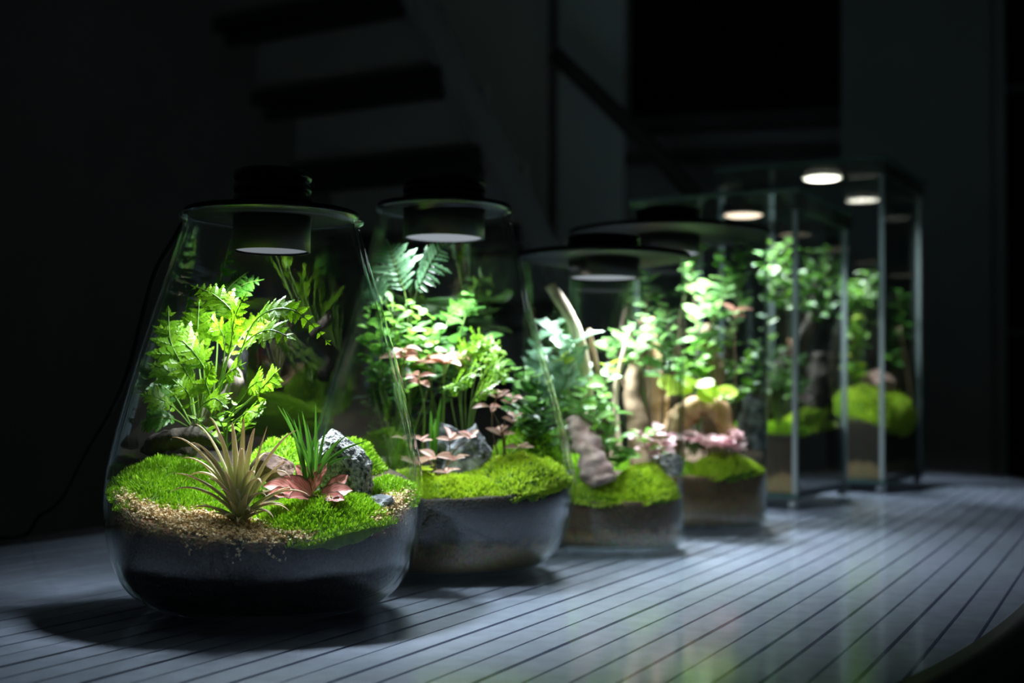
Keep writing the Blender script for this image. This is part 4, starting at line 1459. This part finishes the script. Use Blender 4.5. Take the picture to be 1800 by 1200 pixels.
plant('leafy_plant', 'green undergrowth at the right glass of the second jar', 'plant', at2(935, 815, 1.17), [at2(x, y, 1.16) for x, y in ((930, 700), (955, 730), (940, 770), (965, 780), (915, 720), (945, 665), (968, 705), (925, 650), (905, 640))], LM['leaf_dark'] + LM['leaf_mid'][:2], 9, 0.022, J2, 59)
blades('long green blade standing in the middle of the second jar', at2(760, 810, 1.10), [at2(757, 720, 1.09), at2(766, 735, 1.09), at2(775, 700, 1.1)], 0.002, 'grass', 9)

# ------------------------------------------------------------------ small cylinder
moss('domed moss mound at the right front of the small cylinder', at(1135, 868, 1.325), 0.042, 0.036, 0.030, J3, h3, 0.2, 4500, 21, 0.005, lump=0.2, mat='moss_needle_lime')
moss('low moss ridge at the left front of the small cylinder', at(1055, 872, 1.305), 0.042, 0.026, 0.018, J3, h3, 0, 3500, 22, 0.005, mat='moss_needle_lime')
moss('dark moss at the left back of the small cylinder', at(1000, 850, 1.38), 0.03, 0.04, 0.03, J3, h3, 0, 2000, 23, 0.005)
wood('pale bare stick leaning in the small cylinder', [at(966, 500, 1.335), at(992, 540, 1.335), at(1014, 585, 1.34), at(1027, 645, 1.345), at(1036, 760, 1.36), at(1040, 860, 1.37)], lambda t: 0.0062 + 0.001 * t, 'wood_pale', J3, 2, rough=0.12, name='stick')
wood('mauve driftwood stump leaning on the moss of the small cylinder', [at(1012, 733, 1.325), at(1028, 770, 1.318), at(1042, 810, 1.308), at(1062, 852, 1.298)], lambda t: 0.0115 + 0.006 * t, 'wood_mauve', J3, 6, rough=0.5)
wood('tan gnarled trunk standing in the small cylinder', [at(1128, 850, 1.39), at(1125, 760, 1.395), at(1112, 690, 1.40), at(1122, 630, 1.405), at(1138, 590, 1.41)], lambda t: 0.014 - 0.008 * t, 'wood_tan', J3, 8, rough=0.4, name='trunk')
wood('thin pale twig rising right of the stick in the small cylinder', [at(1090, 800, 1.38), at(1082, 700, 1.38), at(1095, 625, 1.37), at(1108, 575, 1.37)], lambda t: 0.0035 - 0.0015 * t, 'wood_pale', J3, 9, rough=0.2, name='twig')
wood('slim dark twig beside the pale stick', [at(1070, 830, 1.36), at(1055, 680, 1.35), at(1040, 600, 1.345), at(1035, 578, 1.345)], 0.0024, 'wood_tan', J3, 12, rough=0.2, name='twig')
plant('ivy_plant', 'frosted ivy climbing at the left of the small cylinder', 'ivy', at(985, 850, 1.36), [at(980, 575, 1.34), at(945, 600, 1.36), at(1010, 605, 1.33), at(965, 640, 1.33), at(990, 660, 1.32), at(950, 690, 1.34)], LM['frost'], 6, 0.040, J3, 61, start=0.55, up=0.9)
plant('leafy_plant', 'glossy green leaves around the pale stick', 'plant', at(1040, 850, 1.35), [at(x, y, 1.33 + d) for x, y, d in ((960, 700, 0), (1000, 690, 0), (1030, 670, -0.01), (1055, 690, 0), (1045, 730, -0.02), (1085, 720, 0), (985, 740, 0), (1070, 660, 0.02), (1090, 770, -0.02), (1100, 800, -0.02))], LM['leaf'] + LM['leaf_frost'] if False else LM['leaf'] + LM['leaf_mid'] + LM['leaf_pale'][:1], 8, 0.026, J3, 62, start=0.5)
plant('lime_leaf_plant', 'lime-yellow leaves near the tip of the dark twig', 'plant', at(1060, 840, 1.34), [at(1072, 642, 1.325), at(990, 628, 1.315)], LM['leaf_lime'], 3, 0.024, J3, 63, start=0.9)
plant('leafy_plant', 'pale leafy crown at the top of the small cylinder', 'plant', at(1150, 850, 1.40), [at(x, y, 1.40 + d) for x, y, d in ((1140, 485, 0), (1155, 515, 0), (1110, 575, 0), (1085, 590, 0.01), (1178, 540, 0), (1165, 585, -0.02), (1145, 560, -0.01), (1182, 610, -0.01), (1120, 600, -0.02), (1065, 600, 0.02))], LM['leaf_pale'] + LM['leaf_mid'], 9, 0.024, J3, 64, 'stem_brown', start=0.72)
plant('pink_leaf_plant', 'mauve-pink leaves low at the right of the small cylinder', 'plant', at(1150, 840, 1.345), [at(x, y, 1.335) for x, y in ((1120, 760), (1150, 755), (1175, 765), (1165, 785), (1135, 785))], LM['mauve'] + LM['leaf'][:1], 6, 0.022, J3, 65, 'stem_brown', 0.001, 0.6, True, up=0.2)
rock('grey stone at the right of the small cylinder', at(1172, 818, 1.36), (0.02, 0.016, 0.016), 18, 'rock', 0.4)

# ------------------------------------------------------------------ wider cylinder
moss('bright moss strip at the right front of the wider cylinder', at(1290, 830, 1.545), 0.064, 0.040, 0.020, J4, h4, 0.2, 4500, 31, 0.006, mat='moss_needle_lime')
moss('moss at the left front of the wider cylinder', at(1150, 835, 1.55), 0.06, 0.04, 0.018, J4, h4, 0, 2500, 32, 0.006)
wood('orange-brown root arching in the wider cylinder', [at(1160, 810, 1.56), at(1190, 745, 1.565), at(1225, 715, 1.565), at(1262, 722, 1.56), at(1290, 780, 1.555)], lambda t: 0.015 - 0.006 * abs(t - 0.4), 'wood_orange', J4, 3, rough=0.5, name='root', cat='root')
wood('upright orange-brown trunk in the wider cylinder', [at(1180, 810, 1.60), at(1160, 720, 1.61), at(1150, 660, 1.61), at(1135, 560, 1.615)], lambda t: 0.017 - 0.007 * t, 'wood_orange', J4, 4, rough=0.45, name='trunk')
wood('tan trunk forking behind the lime leaves of the wider cylinder', [at(1262, 800, 1.60), at(1250, 700, 1.61), at(1262, 650, 1.61), at(1238, 600, 1.64), at(1245, 575, 1.66)], lambda t: 0.013 - 0.007 * t, 'wood_tan', J4, 7, rough=0.4, name='trunk')
plant('leafy_plant', 'pale green crown filling the top of the wider cylinder', 'plant', at(1240, 800, 1.62), [at(x, y, 1.665 + d) for x, y, d in ((1230, 440, 0), (1260, 450, -0.02), (1300, 440, 0), (1325, 430, 0), (1280, 480, -0.03), (1240, 500, -0.03), (1310, 480, 0), (1215, 470, 0), (1260, 540, -0.04), (1225, 560, -0.04), (1330, 460, 0.02), (1285, 560, -0.02))], LM['leaf_mid'] + LM['leaf_pale'][:2], 8, 0.030, J4, 71, 'stem_brown', start=0.74)
plant('leafy_plant', 'mid green leaves along the trunks of the wider cylinder', 'plant', at(1215, 800, 1.59), [at(x, y, 1.61 + d) for x, y, d in ((1215, 600, 0), (1240, 610, 0), (1260, 590, 0.02), (1200, 640, 0), (1230, 640, -0.01), (1310, 640, 0), (1330, 660, 0), (1300, 680, 0), (1325, 620, 0.02))], LM['leaf_mid'] + LM['leaf'], 8, 0.028, J4, 72, start=0.6)
plant('salmon_leaf_plant', 'pale pink leaf cluster high in the wider cylinder', 'plant', at(1290, 800, 1.60), [at(1290, 545, 1.57)], LM['salmon'] + LM['leaf_pale'][:1], 5, 0.03, J4, 73, 'stem_brown', start=0.93)
plant('lime_leaf_plant', 'big lime-yellow leaves over the root in the wider cylinder', 'plant', at(1235, 790, 1.55), [at(1190, 682, 1.53), at(1222, 674, 1.525), at(1255, 694, 1.525), at(1272, 690, 1.525)], LM['round'], 4, 0.036, J4, 74, 'stem_brown', start=0.9, up=0.25, face=1.1)
plant('pink_leaf_plant', 'mauve-pink leaves in front of the root of the wider cylinder', 'plant', at(1285, 810, 1.545), [at(x, y, 1.535) for x, y in ((1255, 775), (1285, 770), (1310, 785), (1300, 760), (1225, 765), (1205, 770))], LM['mauve'], 6, 0.026, J4, 75, 'stem_brown', 0.001, 0.6, True, up=0.15)
rock('dark stone standing at the right of the wider cylinder', at(1318, 745, 1.65), (0.022, 0.022, 0.04), 44, 'rock_dark', 0.2)

# ------------------------------------------------------------------ square tanks
moss('bright moss mound at the right side of the shorter tank', at(1447, 725, 1.985), 0.05, 0.085, 0.034, K1, ht1, 0.5, 3000, 41, 0.007, mat='moss_needle_lime')
moss('dull moss along the front of the shorter tank', at(1340, 770, 1.92), 0.09, 0.04, 0.016, K1, ht1, -0.5, 2500, 42, 0.007)
wood('dark driftwood slanting through the shorter tank', [at(1330, 760, 1.96), at(1370, 660, 1.97), at(1430, 560, 1.98), at(1445, 490, 1.98)], lambda t: 0.017 - 0.009 * t, 'wood_dark', K1, 3, rough=0.5)
wood('dark driftwood stump at the right of the shorter tank', [at(1450, 740, 2.0), at(1440, 680, 2.0), at(1455, 620, 2.0)], lambda t: 0.024 - 0.012 * t, 'wood_dark', K1, 5, rough=0.5)
plant('leafy_plant', 'light green bush filling the top of the shorter tank', 'plant', at(1400, 750, 1.98), [at(x, y, 1.97 + d) for x, y, d in ((1360, 430, 0), (1385, 420, 0), (1420, 440, 0), (1445, 460, 0), (1465, 480, 0), (1375, 470, -0.05), (1350, 480, -0.04), (1430, 490, -0.02), (1455, 440, 0.02), (1400, 500, -0.05), (1440, 510, 0), (1340, 450, 0), (1470, 500, 0.03))], LM['leaf_mid'] + LM['leaf_pale'][:1] + LM['leaf'], 9, 0.032, K1, 81, 'stem_brown', start=0.72)
plant('leafy_plant', 'trailing green leaves low in the shorter tank', 'plant', at(1370, 765, 1.90), [at(x, y, 1.88 + d) for x, y, d in ((1395, 630, 0), (1412, 632, 0), (1380, 650, 0), (1415, 680, 0.0), (1435, 670, 0.02), (1355, 620, 0.02), (1350, 660, 0), (1330, 600, 0.03), (1345, 560, 0.04))], LM['leaf_mid'] + LM['leaf_pale'][:1], 8, 0.026, K1, 82, start=0.55)
plant('pink_leaf_plant', 'small dull pink plant beside the moss of the shorter tank', 'plant', at(1425, 740, 1.90), [at(1424, 705, 1.88), at(1432, 698, 1.89)], LM['mauve'], 4, 0.02, K1, 83, 'stem_brown', start=0.7, pair=True)
moss('tall bright moss mound at the front corner of the tall tank', at(1520, 738, 2.26), 0.075, 0.07, 0.050, K2, ht2, 0.5, 4000, 51, 0.008, mat='moss_needle_lime')
moss('bright moss slope at the right side of the tall tank', at(1575, 735, 2.34), 0.06, 0.10, 0.038, K2, ht2, -0.5, 4000, 52, 0.008, mat='moss_needle_lime')
moss('dull moss at the left of the tall tank', at(1400, 745, 2.35), 0.08, 0.07, 0.02, K2, ht2, 0, 2000, 53, 0.008)
rock('reddish brown rock on the moss of the tall tank', at(1545, 678, 2.36), (0.032, 0.03, 0.036), 55, 'rock_brown', 0.3)
plant('leafy_plant', 'bright leafy branch near the front edge of the tall tank', 'plant', at(1470, 745, 2.32), [at(x, y, 2.27 + d) for x, y, d in ((1495, 500, 0), (1510, 495, 0), (1525, 485, -0.03), (1530, 480, -0.05), (1500, 520, 0), (1485, 490, 0.02))], LM['leaf_mid'] + LM['leaf'] + LM['leaf_pale'][:1], 7, 0.034, K2, 91, 'stem_brown', start=0.75)
plant('lime_leaf_plant', 'yellow-green leaf clump halfway up the tall tank', 'plant', at(1505, 740, 2.33), [at(1500, 560, 2.3), at(1515, 575, 2.3), at(1508, 600, 2.29), at(1495, 650, 2.28), at(1512, 640, 2.28)], LM['leaf'] + LM['leaf_lime'][:1], 8, 0.034, K2, 92, start=0.72)
plant('leafy_plant', 'sparse dark foliage at the right pane of the tall tank', 'plant', at(1580, 735, 2.4), [at(1580, 515, 2.38), at(1590, 560, 2.38), at(1570, 620, 2.38)], LM['leaf_dark'] + LM['leaf'][:1], 5, 0.036, K2, 93, 'stem_brown', start=0.7)
wood('thin tan twig leaning at the right pane of the tall tank', [at(1605, 730, 2.42), at(1596, 640, 2.41), at(1582, 575, 2.4)], 0.004, 'wood_tan', K2, 4, rough=0.2, name='twig')
wood('dark branch standing in the tall tank', [at(1450, 750, 2.38), at(1470, 620, 2.37), at(1490, 540, 2.35), at(1500, 500, 2.33)], lambda t: 0.016 - 0.01 * t, 'wood_dark', K2, 9, rough=0.4)
